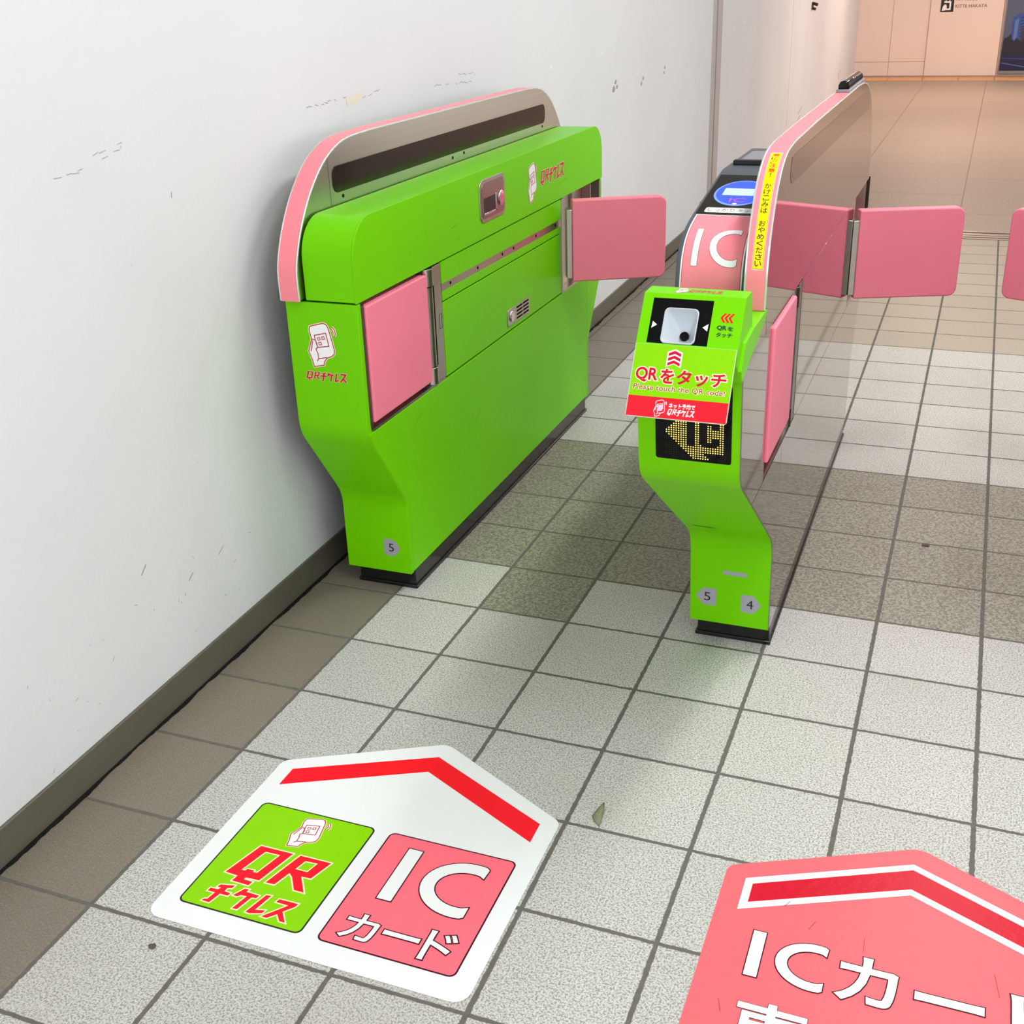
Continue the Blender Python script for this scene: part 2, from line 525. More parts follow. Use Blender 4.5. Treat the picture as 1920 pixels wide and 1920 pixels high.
class Art:
    def __init__(s):
        s.V = []; s.F = []; s.mats = []

    def mi(s, m):
        if m not in s.mats:
            s.mats.append(m)
        return s.mats.index(m)

    def add(s, V, F, m, lvl):
        b = len(s.V)
        s.n = getattr(s, 'n', 0) + 1
        lvl = lvl + (s.n % 60) * 0.012      # each piece of print a hair above the one before
        s.V += [(v[0], v[1], lvl) for v in V]
        k = s.mi(m)
        s.F += [(tuple(b + q for q in f), k) for f in F]

    def poly(s, pts, m, lvl=1, holes=()):
        loops = [[Vector((p[0], p[1], 0)) for p in pts]] + [[Vector((p[0], p[1], 0)) for p in h] for h in holes]
        V = [p for l in loops for p in l]
        s.add([(v.x, v.y) for v in V], [tuple(t) for t in tessellate_polygon(loops)], m, lvl)

    def rect(s, x0, y0, x1, y1, m, lvl=1, r=0.0, n=5):
        p = [(x0, y0), (x1, y0), (x1, y1), (x0, y1)]
        s.poly(fillet(p, r, n) if r else p, m, lvl)

    def line(s, pts, wd, m, lvl=1, closed=False):
        P = [Vector((p[0], p[1])) for p in pts]
        P = [p for k, p in enumerate(P) if k == 0 or (p - P[k - 1]).length > 1e-7]
        n = len(P)
        V = []
        for k in range(n):
            if closed:
                d1 = (P[k] - P[k - 1]).normalized(); d2 = (P[(k + 1) % n] - P[k]).normalized()
            else:
                d2 = (P[min(n - 1, k + 1)] - P[min(n - 2, k)]).normalized(); d1 = (P[max(1, k)] - P[max(0, k - 1)]).normalized()
            n1 = Vector((-d1.y, d1.x)); n2 = Vector((-d2.y, d2.x))
            m_ = (n1 + n2)
            m_ = n1 if m_.length < 1e-6 else m_.normalized()
            e = m_ * (wd / 2 / max(0.5, m_.dot(n1)))
            V += [P[k] + e, P[k] - e]
        F = [(2 * k, 2 * k + 1, (2 * k + 3) % (2 * n), (2 * k + 2) % (2 * n)) for k in range(n if closed else n - 1)]
        s.add([(v.x, v.y) for v in V], F, m, lvl)

    def disc(s, cx, cy, rx, ry, m, lvl=1, n=40):
        s.poly([(cx + rx * cos(2 * pi * k / n), cy + ry * sin(2 * pi * k / n)) for k in range(n)], m, lvl)

    def text(s, t, x0, y0, x1, y1, m, lvl=1, bold=0.0, outline=None, om=None, spacing=1.0):
        V, F = text_mesh(t, bold, spacing)
        ax = min(v[0] for v in V); bx = max(v[0] for v in V); ay = min(v[1] for v in V); by = max(v[1] for v in V)
        sx = (x1 - x0) / (bx - ax); sy = (y1 - y0) / (by - ay)
        T = lambda v: (x0 + (v[0] - ax) * sx, y0 + (v[1] - ay) * sy)
        if outline:
            V2, F2 = text_mesh(t, bold + outline, spacing)
            s.add([T(v) for v in V2], F2, om, lvl - 1)
        s.add([T(v) for v in V], F, m, lvl)

    def build(s, name, parent, f, step=0.0, gap=0.0003, label=None):
        bm = bmesh.new()
        vs = [bm.verts.new((v[0], v[1], v[2])) for v in s.V]
        for fc, k in s.F:
            try:
                nf = bm.faces.new([vs[q] for q in fc])
                nf.material_index = k
            except ValueError:
                pass
        if step:
            lo = min(v[1] for v in s.V); hi = max(v[1] for v in s.V)
            t = lo + step
            while t < hi:
                bmesh.ops.bisect_plane(bm, geom=bm.verts[:] + bm.edges[:] + bm.faces[:], plane_co=(0, t, 0), plane_no=(0, 1, 0))
                t += step
        for v in bm.verts:
            v.co = Vector(f(v.co.x, v.co.y, v.co.z * gap))
        me = bpy.data.meshes.new(name)
        bm.to_mesh(me); bm.free()
        for m_ in s.mats:
            me.materials.append(m_)
        if step:
            me.shade_smooth()
        o = bpy.data.objects.new(name, me)
        COL.objects.link(o)
        o.parent = parent
        if label:
            o['label'] = label
        return o


def smooth(pts, n=5):
    """Catmull-Rom resampling of an open polyline"""
    out = []
    P = [Vector(p) for p in pts]
    for k in range(len(P) - 1):
        p0 = P[max(0, k - 1)]; p1 = P[k]; p2 = P[k + 1]; p3 = P[min(len(P) - 1, k + 2)]
        for q in range(n):
            t = q / n
            v = 0.5 * ((2 * p1) + (p2 - p0) * t + (2 * p0 - 5 * p1 + 4 * p2 - p3) * t * t + (3 * p1 - p0 - 3 * p2 + p3) * t ** 3)
            out.append((v.x, v.y))
    out.append((P[-1].x, P[-1].y))
    return out


class Path:
    """open (y,z) polyline; map (x, s, h) to 3D, h along the outer normal"""
    def __init__(s, pts, side=1):
        s.p = [Vector(p) for p in pts]; s.side = side
        s.l = [0.0]
        for a, b_ in zip(s.p, s.p[1:]):
            s.l.append(s.l[-1] + (b_ - a).length)

    def at(s, t):
        t = max(0.0, min(s.l[-1] - 1e-6, t))
        k = 0
        while k < len(s.l) - 2 and s.l[k + 1] < t:
            k += 1
        d = (s.p[k + 1] - s.p[k]); u = (t - s.l[k]) / max(1e-9, s.l[k + 1] - s.l[k])
        def nn(q):
            a = s.p[max(0, q - 1)]; b_ = s.p[min(len(s.p) - 1, q + 1)]
            e = (b_ - a).normalized(); return Vector((-e.y, e.x)) * s.side
        return s.p[k] + d * u, nn(k).lerp(nn(k + 1), u).normalized()

    def f(s, x, t, h):
        p, n = s.at(t)
        q = p + n * h
        return (x, q.x, q.y)

    def s_of_z(s, z):
        for k in range(len(s.p) - 1):
            a, b_ = s.p[k], s.p[k + 1]
            if (a.y - z) * (b_.y - z) <= 0 and abs(a.y - b_.y) > 1e-9:
                return s.l[k] + (z - a.y) / (b_.y - a.y) * (s.l[k + 1] - s.l[k])
        return 0.0


# custom logo glyphs, traced shapes in metres
G = {
 'Q': ([(0.0559, 0.208), (0.1416, 0.2086), (0.114, 0.1064), (0.0974, 0.1063), (0.0802, 0.1053), (0.0795, 0.0987), (0.1026, 0.0977), (0.0995, 0.0854), (0.0558, 0.0866), (0.0591, 0.1043), (0.0258, 0.1063)],
       [(0.0765, 0.194), (0.1152, 0.195), (0.0965, 0.1265), (0.0857, 0.1259), (0.0858, 0.1313), (0.068, 0.1302), (0.0659, 0.1237), (0.0567, 0.1242)]),
 'R': ([(0.161, 0.2089), (0.2411, 0.2094), (0.222, 0.1506), (0.1981, 0.1489), (0.2292, 0.1061), (0.2047, 0.106), (0.1783, 0.1416), (0.167, 0.1502), (0.1535, 0.107), (0.1315, 0.1061)],
       [(0.1812, 0.1969), (0.2126, 0.1984), (0.2037, 0.1659), (0.1724, 0.1659)]),
 'chi': ([(0.0389, 0.0671), (0.0718, 0.0748), (0.07, 0.0654), (0.0599, 0.0619), (0.0595, 0.0516), (0.076, 0.0509), (0.0739, 0.042), (0.0546, 0.0417), (0.0464, 0.0111), (0.0271, 0.0117), (0.0297, 0.0175), (0.0366, 0.019), (0.0415, 0.0417), (0.0224, 0.0418), (0.0234, 0.051), (0.0422, 0.0524), (0.0459, 0.0589), (0.0361, 0.0592)], None),
 'ke': ([(0.0986, 0.0739), (0.1091, 0.0744), (0.1071, 0.0663), (0.1409, 0.065), (0.1386, 0.0563), (0.1277, 0.0544), (0.1168, 0.013), (0.1051, 0.0124), (0.1154, 0.0546), (0.1005, 0.0531), (0.0951, 0.047), (0.0847, 0.0476)], None),
 're': ([(0.155, 0.072), (0.167, 0.0735), (0.1556, 0.0251), (0.1775, 0.0306), (0.1757, 0.0212), (0.15, 0.0119), (0.1389, 0.0128)], None),
 'su': ([(0.1894, 0.0704), (0.2366, 0.0713), (0.2343, 0.0611), (0.2159, 0.0396), (0.2378, 0.0126), (0.2239, 0.0129), (0.209, 0.0294), (0.1919, 0.0121), (0.1789, 0.0127), (0.2183, 0.0599), (0.187, 0.0606)], None)}
HAND = [(0.0119, 0.0774), (0.0003, 0.0471), (0.0079, 0.0269), (0.012, 0.0089), (0.0392, 0.0147), (0.0404, 0.0228), (0.0487, 0.0328)]
PHONE = [(0.0119, 0.0774), (0.0072, 0.0971), (0.0091, 0.1069), (0.0150, 0.1100), (0.0469, 0.1182), (0.0545, 0.1155), (0.0592, 0.1085), (0.071, 0.0548), (0.0694, 0.0440), (0.0634, 0.0385), (0.0487, 0.0345), (0.0259, 0.0295)]
SCREEN = [(0.02, 0.087), (0.0515, 0.0942), (0.0573, 0.063), (0.0259, 0.0575), (0.0216, 0.0765)]
SQS = [[(0.0276, 0.0812), (0.0344, 0.083), (0.0356, 0.0771), (0.0294, 0.0754)], [(0.0394, 0.0842), (0.046, 0.0859), (0.0477, 0.0796), (0.0409, 0.0778)], [(0.0297, 0.0698), (0.0365, 0.0716), (0.0379, 0.0653), (0.0308, 0.0639)]]
THUMB = [(0.0119, 0.0774), (0.0203, 0.076), (0.0249, 0.0681), (0.0257, 0.0579), (0.0209, 0.0531), (0.0252, 0.0421), (0.0259, 0.0295), (0.0207, 0.0231)]
CREASE = [(0.014, 0.0739), (0.007, 0.0473)]
WAVES = [[(0.0673, 0.1049), (0.0711, 0.1009), (0.0722, 0.0949), (0.0699, 0.091)], [(0.0699, 0.1111), (0.0753, 0.1055), (0.0782, 0.0949), (0.0755, 0.0876)]]
SIL = HAND + [(0.0634, 0.0385), (0.0694, 0.0440), (0.071, 0.0548), (0.0592, 0.1085), (0.0545, 0.1155), (0.0469, 0.1182), (0.0150, 0.1100), (0.0091, 0.1069), (0.0072, 0.0971)]


def glyph(art, key, T, m, lvl, out=0.0, om=None):
    o, h = G[key]
    if out:
        art.poly([T(p) for p in offset_poly(o, out)], om, lvl - 1)
    if h and out:
        # keep the counter open: ring of outline then background is left visible by a shrunken hole
        pass
    art.poly([T(p) for p in o], m, lvl, holes=[[T(p) for p in h]] if h else ())


def icon(art, x0, y0, sc, lvl=2, fill=None, line_=None, out=None, lw=0.0024):
    fill = fill or WHITEF; line_ = line_ or REDL
    T = lambda p: (x0 + p[0] * sc, y0 + (p[1] - 0.009) * sc)
    if out:
        art.poly([T(p) for p in offset_poly(SIL, 0.0030)], out, lvl)
        for wv in WAVES:
            art.line([T(p) for p in wv], 0.006 * sc, out, lvl)
    art.poly([T(p) for p in SIL], fill, lvl + 1)
    w_ = lw * sc
    art.line([T(p) for p in SIL], w_, line_, lvl + 2, closed=True)
    art.line([T(p) for p in PHONE[-2:]], w_, line_, lvl + 2)
    art.line([T(p) for p in PHONE[:3]], w_, line_, lvl + 2)
    art.line([T(p) for p in SCREEN], w_, line_, lvl + 2, closed=True)
    for q in SQS:
        art.line([T(p) for p in q], w_ * 0.8, line_, lvl + 2, closed=True)
    art.line([T(p) for p in THUMB], w_, line_, lvl + 2)
    art.line([T(p) for p in CREASE], w_, line_, lvl + 2)
    for wv in WAVES:
        art.line([T(p) for p in wv], w_ * 0.9, line_, lvl + 2)


def logo_line(art, x0, y0, x1, y1, lvl=2, m=None, om=None, out=0.0042):
    """the six lettering shapes on one line"""
    m = m or REDD
    H = y1 - y0
    boxes = []
    tot = 0
    for key in ('Q', 'R', 'chi', 'ke', 're', 'su'):
        o = G[key][0]
        ax = min(p[0] for p in o); bx = max(p[0] for p in o); ay = min(p[1] for p in o); by = max(p[1] for p in o)
        hh = by - ay
        k = H / hh * (1.0 if key != 'R' else 0.84)
        boxes.append((key, ax, ay, k, (bx - ax) * k)); tot += (bx - ax) * k
    shrink = (x1 - x0) / (tot * 0.98)
    x = x0
    for key, ax, ay, k, wd in boxes:
        yy = y0 + (H * 0.16 if key == 'R' else 0)
        T = lambda p, ax=ax, ay=ay, k=k, x=x, yy=yy: (x + (p[0] - ax) * k * shrink, yy + (p[1] - ay) * k)
        if om:
            hh_ = G[key][1]
            art.poly([T(p) for p in offset_poly(G[key][0], out * H / k / 0.06 * 0.42)], om, lvl - 1,
                     holes=[[T(p) for p in offset_poly(hh_, -0.004)]] if hh_ else ())
        o, h = G[key]
        art.poly([T(p) for p in o], m, lvl, holes=[[T(p) for p in h]] if h else ())
        x += wd * shrink * 0.985


def letters_IC(art, x0, y0, x1, y1, m, lvl, edge=0.0, em=None, iw=0.165, gap=0.40, th=0.17):
    """plain I and a round open C filling the box"""
    W = x1 - x0; H = y1 - y0
    I = [(x0, y0), (x0 + W * iw, y0), (x0 + W * iw, y1), (x0, y1)]
    cx0 = x0 + W * gap; cw = (x1 - cx0)
    t = th * H
    pts = []
    cx = cx0 + cw * 0.78; rx = cw * 0.78; ry = H * 0.5; cy = (y0 + y1) / 2
    a0, a1 = radians(78), radians(282)
    n = 26
    outer = [(cx + rx * cos(a0 + (a1 - a0) * k / n), cy + ry * sin(a0 + (a1 - a0) * k / n)) for k in range(n + 1)]
    inner = [(cx + (rx - t) * cos(a0 + (a1 - a0) * k / n), cy + (ry - t * 0.92) * sin(a0 + (a1 - a0) * k / n)) for k in range(n + 1)]
    top = y1 - H * 0.045; bot = y0 + H * 0.045
    C = [(x1, top)] + outer + [(x1, bot), (x1, bot + t * 0.92)] + inner[::-1] + [(x1 - cw * 0.02, top - t * 0.92)]
    if edge:
        art.poly(offset_poly(I, edge), em, lvl - 1); art.poly(offset_poly(C, edge), em, lvl - 1)
    art.poly(I, m, lvl); art.poly(C, m, lvl)


def chevrons(art, cx, cy, w_, h_, m, lvl, n=3, left=False, out=None):
    """stack of n chevrons pointing up (or left)"""
    t = h_ * 0.20; dz = (h_ - t) / (n + 0.6)
    if out:
        pad = 0.0028
        pts = [(-w_ / 2 - pad, -h_ / 2 - pad), (0, -h_ / 2 + dz * .6), (w_ / 2 + pad, -h_ / 2 - pad), (w_ / 2 + pad, h_ / 2 - dz * 0.8 + pad), (0, h_ / 2 + pad * 1.3), (-w_ / 2 - pad, h_ / 2 - dz * 0.8 + pad)]
        art.poly([(cx + p[0], cy + p[1]) for p in pts], out, lvl - 1)
    for k in range(n):
        b_ = -h_ / 2 + k * (h_ - t - dz * 0.8) / (n - 1)
        pts = [(-w_ / 2, b_), (0, b_ + dz * 0.8), (w_ / 2, b_), (w_ / 2, b_ + t), (0, b_ + t + dz * 0.8), (-w_ / 2, b_ + t)]
        if left:
            pts = [(-q[1], q[0]) for q in pts]
        art.poly([(cx + p[0], cy + p[1]) for p in pts], m, lvl)


def number_tag(art, x0, y0, x1, y1, digit, right=True):
    t = (x1 - x0) * 0.36
    if right:
        p = [(x0, y0), (x1 - t, y0), (x1, (y0 + y1) / 2), (x1 - t, y1), (x0, y1)]
        cx = x0 + (x1 - x0) * 0.44
    else:
        p = [(x1, y1), (x0 + t, y1), (x0, (y0 + y1) / 2), (x0 + t, y0), (x1, y0)]
        cx = x1 - (x1 - x0) * 0.44
    art.poly(fillet(p, 0.006, 4), TAG, 1)
    hh = (y1 - y0) * 0.24; ww = (y1 - y0) * 0.155
    art.text(digit, cx - ww, (y0 + y1) / 2 - hh, cx + ww, (y0 + y1) / 2 + hh, BLKP, 2)


# ================================================================ SETTING
# near floor
bm = bmesh.new()
vs = [bm.verts.new(p) for p in ((-0.9, -4, 0), (9, -4, 0), (9, 7.80, 0), (-0.9, 7.80, 0))]
bm.faces.new(vs)
struct(link('floor', bm, FLOORM))
bm = bmesh.new()
vs = [bm.verts.new(p) for p in ((-1.6, 7.80, 0), (9, 7.80, 0), (9, 23.2, 0), (-1.6, 23.2, 0))]
bm.faces.new(vs)
struct(link('floor', bm, HALLM))

# threshold rails across the passage
bm = bmesh.new()
box(bm, -0.38, 9, 7.72, 7.76, 0, 0.004)
box(bm, -0.38, 9, 7.78, 7.83, 0, 0.006)
box(bm, -0.38, 9, 7.86, 7.93, 0, 0.004)
box(bm, -0.38, 9, 7.95, 8.00, 0, 0.008)
struct(link('trim_2', bm, STEELR, bevel=0.001))

# ceiling
bm = bmesh.new()
box(bm, -0.9, 9, -4, 23.2, CEIL, CEIL + 0.08)
struct(link('ceiling', bm, CEILM))

# left wall, near stretch
def wallx(y):
    return -0.275 - 0.0155 * y


bm = bmesh.new()
prism(bm, [(wallx(-4), -4), (wallx(7.98), 7.98), (wallx(7.98) - 0.15, 7.98), (wallx(-4) - 0.15, -4)], 0, CEIL, 'z')
wall = struct(link('wall_left', bm, WALLM))
# skirting with the grimy joint at its foot
bm = bmesh.new()
prism(bm, [(wallx(-4) + 0.008, -4), (wallx(7.98) + 0.008, 7.98), (wallx(7.98) - 0.01, 7.98), (wallx(-4) - 0.01, -4)], 0.0, 0.10, 'z')
struct(link('baseboard_left', bm, BOARDM, bevel=0.003))
bm = bmesh.new()
ys = [-4 + 0.012 * k for k in range(998)]
fr = []
wv = 0.0
for y in ys:
    wv = wv * 0.80 + random.uniform(-0.0022, 0.0022)
    fr.append((wallx(y) + 0.0165 + wv + 0.0015 * sin(y * 7), y))
prism(bm, fr + [(wallx(7.97) + 0.004, 7.97), (wallx(-4) + 0.004, -4)], 0.0, 0.006, 'z')
struct(link('trim_3', bm, GRIME))

# pillar post / shutter channel
px0, py0 = wallx(8.0), 8.0
bm = bmesh.new()
box(bm, px0 - 0.10, px0 + 0.006, 7.925, 7.955, 0, CEIL)
box(bm, px0 - 0.10, px0 + 0.004, 7.975, 8.06, 0, CEIL)
box(bm, px0 - 0.10, px0 + 0.010, 8.075, 8.21, 0, CEIL)
box(bm, px0 - 0.10, px0 + 0.006, 8.225, 8.255, 0, CEIL)
struct(link('trim_1', bm, mat('anodised_aluminium', (184, 178, 176), rough=0.4, metal=0.25), bevel=0.003))
bm = bmesh.new()
box(bm, px0 - 0.10, px0 - 0.012, 7.91, 8.27, 0, CEIL)
struct(link('trim_1', bm, GAP))

# left wall, far stretch (slightly splayed), with panel seams
P0 = Vector((-0.405, 8.27)); P1 = Vector((-0.865, 22.62))
dW = (P1 - P0)


def wfar(t, off=0.0):
    n_ = Vector((dW.y, -dW.x)).normalized()
    q = P0 + dW * t + n_ * off
    return (q.x, q.y)


bm = bmesh.new()
cuts = [0.0, (12.80 - 8.27) / 14.35, (21.25 - 8.27) / 14.35, 1.0]
for a, b_ in zip(cuts, cuts[1:]):
    prism(bm, [wfar(a + 0.0006), wfar(b_ - 0.0006), wfar(b_ - 0.0006, -0.12), wfar(a + 0.0006, -0.12)], 0, CEIL, 'z')
w2 = struct(link('wall_left', bm, WALLM))
bm = bmesh.new()
prism(bm, [wfar(0, -0.02), wfar(1, -0.02), wfar(1, -0.1), wfar(0, -0.1)], 0, CEIL, 'z')
struct(link('trim_4', bm, SEAM))

# back wall with panel joints
bm = bmesh.new()
YB = 22.62
def pan(x0, x1, z0, z1, off=0.0):
    box(bm, x0 + 0.004, x1 - 0.004, YB - off, YB + 0.1, z0 + 0.004, z1 - 0.004)
pan(-1.6, -0.90, 0, CEIL)
for x0, x1 in ((-0.90, -0.25), (-0.25, 0.39)):
    pan(x0, x1, 0, 0.25); pan(x0, x1, 0.25, CEIL)
pan(0.39, 1.63, 0, CEIL, 0.03)
pan(1.63, 9.0, 0, CEIL)
struct(link('wall_back', bm, WARMPANEL, bevel=0.002))
bm = bmesh.new()
box(bm, -1.6, 9.0, YB + 0.003, YB + 0.12, 0, CEIL)
struct(link('trim_5', bm, SEAM))
bm = bmesh.new()
box(bm, -0.87, 9.0, YB - 0.05, YB + 0.02, 0.0, 0.012)
struct(link('baseboard_back', bm, SEAM))

# orange tactile paving row
for k in range(14):
    bm = bmesh.new()
    x0 = -0.78 + k * 0.60
    box(bm, x0 + 0.012, x0 + 0.588, 21.62, 22.22, 0.0, 0.006)
    for a in range(4):
        box(bm, x0 + 0.07 + a * 0.13, x0 + 0.11 + a * 0.13, 21.66, 22.18, 0.006, 0.010)
    o = link('tactile_tile', bm, ORANGE, bevel=0.002)
    tag(o, 'orange tactile paving tile in the row along the far wall', 'paving tile', 'orange tactile tiles')

# ceiling luminaires
for n_, (lx, ly, ll, lp, lc) in enumerate(LAMPS):
    near = lc is WHITE
    t = empty('ceiling_light', (lx, ly, CEIL), 'white tube light on the ceiling over the gates' if near else 'warm tube light on the ceiling of the far hall',
              'light', 'white tube lights over the gates' if near else 'warm tube lights in the far hall')
    bm = bmesh.new()
    prism(bm, fillet([(-0.14, 0), (-0.11, -0.06), (0.11, -0.06), (0.14, 0)], 0.01, 3), -ll / 2 - 0.04, ll / 2 + 0.04, 'y')
    link('housing', bm, WHITEF, t)
    for sx in (-0.06, 0.06):
        bm = bmesh.new()
        cyl(bm, (sx, -ll / 2, -0.064), (sx, ll / 2, -0.064), 0.008, 12)
        link('tube', bm, mat('lit_tube', (255, 250, 240), emis=(255, 250, 240) if near else (255, 180, 110), estr=3.0), t)


# ================================================================ GATE PARTS
def door_flap(parent, hx, hy, side, angle, z0=0.685, z1=1.015, length=0.41, label=None):
    """open padded flap door, hinged at (hx,hy); side=+1 swings to +x"""
    ca, sa = cos(radians(angle)), sin(radians(angle))
    h = bpy.data.objects.new('door_flap', None); h.empty_display_size = 0.05
    COL.objects.link(h); h.parent = parent
    h.location = (hx, hy, 0)
    h.rotation_euler = (0, 0, radians(angle) if side > 0 else pi - radians(angle))
    if label:
        h['label'] = label
    # local +x runs along the flap
    bm = bmesh.new()
    pts = fillet([(0.024, z0), (length, z0), (length, z1), (0.024, z1)], [0.006, 0.030, 0.030, 0.006], 6)
    prism(bm, pts, -0.026, 0.022, 'y')
    o = link('pad', bm, PAD, h, bevel=0.011, seg=4)
    bm = bmesh.new()
    prism(bm, [(0.0, -0.030), (0.022, -0.032), (0.025, -0.020), (0.025, 0.018), (0.022, 0.028), (0.0, 0.026)], z0 + 0.016, z1 - 0.036, 'z')
    link('hinge_bracket', bm, STEEL, h, bevel=0.002)
    return h


def stowed_flap(parent, x, y0, y1, z0, z1, proud=0.0, x_depth=0.05):
    """closed flap lying in its recess on a side plane x (facing +x)"""
    h = bpy.data.objects.new('door_flap', None); h.empty_display_size = 0.05
    COL.objects.link(h); h.parent = parent; h.location = (0, 0, 0)
    h['label'] = 'padded door folded flat into the side recess'
    bm = bmesh.new()
    pts = fillet([(y0, z0), (y1, z0), (y1, z1), (y0, z1)], [0.005, 0.014, 0.014, 0.005], 5)
    prism(bm, pts, x - x_depth + 0.004, x + proud, 'x')
    link('pad', bm, PAD, h, bevel=0.010, seg=4)
    return h


# ================================================================ LEFT GATE
def build_left():
    R_ = (-0.06, 2.47, 0.0)
    root = empty('ticket_gate', (0, 0, 0), 'lime green ticket gate number 5 standing close to the white wall', 'ticket gate', 'ticket gates')
    XL, XR = -0.178, 0.055
    bm = bmesh.new()
    box(bm, -0.154, 0.052, 1.562, 3.378, 0, 0.068)
    prism(bm, [(1.556, 0), (3.386, 0), (3.386, 0.012), (1.556, 0.012)], -0.158, 0.058)
    link('plinth', bm, PLINTH, root, bevel=0.002)
    # front profile, foot to shoulder
    fr = [(1.530, 0.066), (1.530, 0.330), (1.325, 0.615), (1.325, 1.012)]
    rr = [(3.625, 1.012), (3.625, 0.615), (3.420, 0.330), (3.420, 0.066)]
    body = fillet(fr + rr, [0, 0.13, 0.13, 0, 0, 0.13, 0.13, 0], 9)
    top628 = lambda pts: [p for p in pts if p[1] <= 0.6285]
    # dark core so the joints read dark
    bm = bmesh.new()
    core = [(p[0] + (0.012 if p[0] < 2.47 else -0.012), p[1]) for p in body]
    prism(bm, core, XL + 0.006, XR - 0.046)
    link('core', bm, GAP, root)
    # front and rear wraps (thin, full width)
    mid = 2.47
    front = [p for p in body if p[0] < mid]
    rear = [p for p in body if p[0] > mid]
    for nm, pth, th in (('front_cover', front, -0.020), ('rear_cover', rear, -0.020)):
        bm = bmesh.new()
        sweep_strip(bm, pth, XL, XR - 0.0015, th)
        link(nm, bm, GREEN, root, bevel=0.0015)
    # edge trims on the side edge of the wraps
    for ya, yb in ((1.345, 1.362), (3.588, 3.605)):
        bm = bmesh.new()
        prism(bm, [(ya, 0.640), (yb, 0.640), (yb, 1.006), (ya, 1.006)], XR - 0.045, XR - 0.001)
        link('edge_trim', bm, STEELR, root)
    # lower side panel: three sheets with joints
    low = [p for p in body if p[1] < 0.6245]
    lowf = [(p[0] + 0.004, p[1]) for p in low if p[0] < mid]
    lowr = [(p[0] - 0.004, p[1]) for p in low if p[0] > mid]
    def frontpiece(lim):
        pts = [p for p in lowf if p[0] < lim - 0.002]
        return pts
    shapeF = lowf[:] + [(1.331, 0.6245), (1.5465, 0.6245), (1.5465, 0.070)]
    shapeF[0] = (1.5345, 0.070)
    bm = bmesh.new()
    prism(bm, shapeF, XR - 0.046, XR)
    link('lower_side_panel', bm, GREEN, root, bevel=0.0012)
    shapeR = [(3.4035, 0.6245)] + [(3.619, 0.6245)] + lowr + [(3.4035, 0.070)]
    bm = bmesh.new()
    prism(bm, shapeR, XR - 0.046, XR)
    link('lower_side_panel', bm, GREEN, root, bevel=0.0012)
    bm = bmesh.new()
    prism(bm, [(1.5485, 0.070), (3.4015, 0.070), (3.4015, 0.6245), (1.5485, 0.6245)], XR - 0.046, XR)
    link('lower_side_panel', bm, GREEN, root, bevel=0.0012)
    # recess floor, steel
    for a, b_ in ((1.363, 1.882), (3.070, 3.588)):
        bm = bmesh.new()
        box(bm, XR - 0.043, XR - 0.002, a, b_, 0.6255, 0.633)
        box(bm, XR - 0.046, XR - 0.043, a, b_, 0.6255, 1.012)
        link('recess_liner', bm, STEEL, root)
    # hinge columns
    for y0, y1, sgn in ((1.772, 1.882, 1), (3.070, 3.110, -1)):
        bm = bmesh.new()
        ym = y0 + 0.055 if sgn > 0 else y0
        if sgn > 0:
            prism(bm, [(y0 + 0.050, 0.634), (y1, 0.634), (y1, 1.010), (y0 + 0.050, 1.010)], XR - 0.042, XR - 0.001)
            cyl(bm, (XR - 0.016, y0 + 0.030, 0.634), (XR - 0.016, y0 + 0.030, 0.690), 0.024, 24)
            cyl(bm, (XR - 0.016, y0 + 0.030, 0.955), (XR - 0.016, y0 + 0.030, 1.010), 0.024, 24)
            link('hinge_column', bm, STEEL, root, bevel=0.001)
            bm = bmesh.new()
            cyl(bm, (XR - 0.016, y0 + 0.030, 0.693), (XR - 0.016, y0 + 0.030, 0.952), 0.021, 24)
            box(bm, XR - 0.036, XR + 0.001, y0 + 0.002, y0 + 0.016, 0.693, 0.952)
            link('hinge_barrel', bm, STEEL, root)
            bm = bmesh.new()
            box(bm, XR - 0.003, XR - 0.0006, y0 + 0.0495, y0 + 0.0555, 0.69, 0.955)
            link('hinge_slot', bm, GAP, root)
            bm = bmesh.new()
            for q in ((y0 + 0.083, y0 + 0.085, 0.80, 0.85), (y0 + 0.101, y0 + 0.103, 0.80, 0.85), (y0 + 0.083, y0 + 0.103, 0.80, 0.802), (y0 + 0.083, y0 + 0.103, 0.848, 0.85)):
                box(bm, XR - 0.0012, XR - 0.0003, *q)
            link('cover_outline', bm, SLATE, root)
        else:
            cyl(bm, (XR - 0.022, y0 + 0.022, 0.634), (XR - 0.022, y0 + 0.022, 1.010), 0.020, 24)
            link('hinge_column', bm, STEEL, root)
    # back structure seen inside the open recess
    for q in ((XR - 0.004, 3.470, 3.478), (XR - 0.030, 3.30, 3.31)):
        bm = bmesh.new()
        box(bm, XR - 0.042, q[0], q[1], q[2], 0.634, 1.010)
        link('recess_rib', bm, STEEL, root)
    bm = bmesh.new()
    cyl(bm, (XR - 0.043, 3.53, 0.95), (XR - 0.034, 3.53, 0.95), 0.010, 16)
    link('bolt', bm, CHROME, root, bevel=0.002)
    bm = bmesh.new()
    cyl(bm, (XR - 0.043, 3.40, 0.93), (XR - 0.020, 3.40, 0.93), 0.016, 16)
    link('rubber_stop', bm, BLACK, root, bevel=0.003)
    # centre panels
    bm = bmesh.new()
    prism(bm, [(1.886, 0.632), (3.066, 0.632), (3.066, 0.8745), (1.886, 0.8805)], XR - 0.046, XR)
    link('centre_panel', bm, GREEN, root, bevel=0.0012)
    bm = bmesh.new()
    prism(bm, [(1.886, 0.8865), (3.066, 0.8805), (3.066, 0.905), (1.886, 0.917)], XR - 0.046, XR)
    link('centre_panel', bm, GREEN, root)
    bm = bmesh.new()
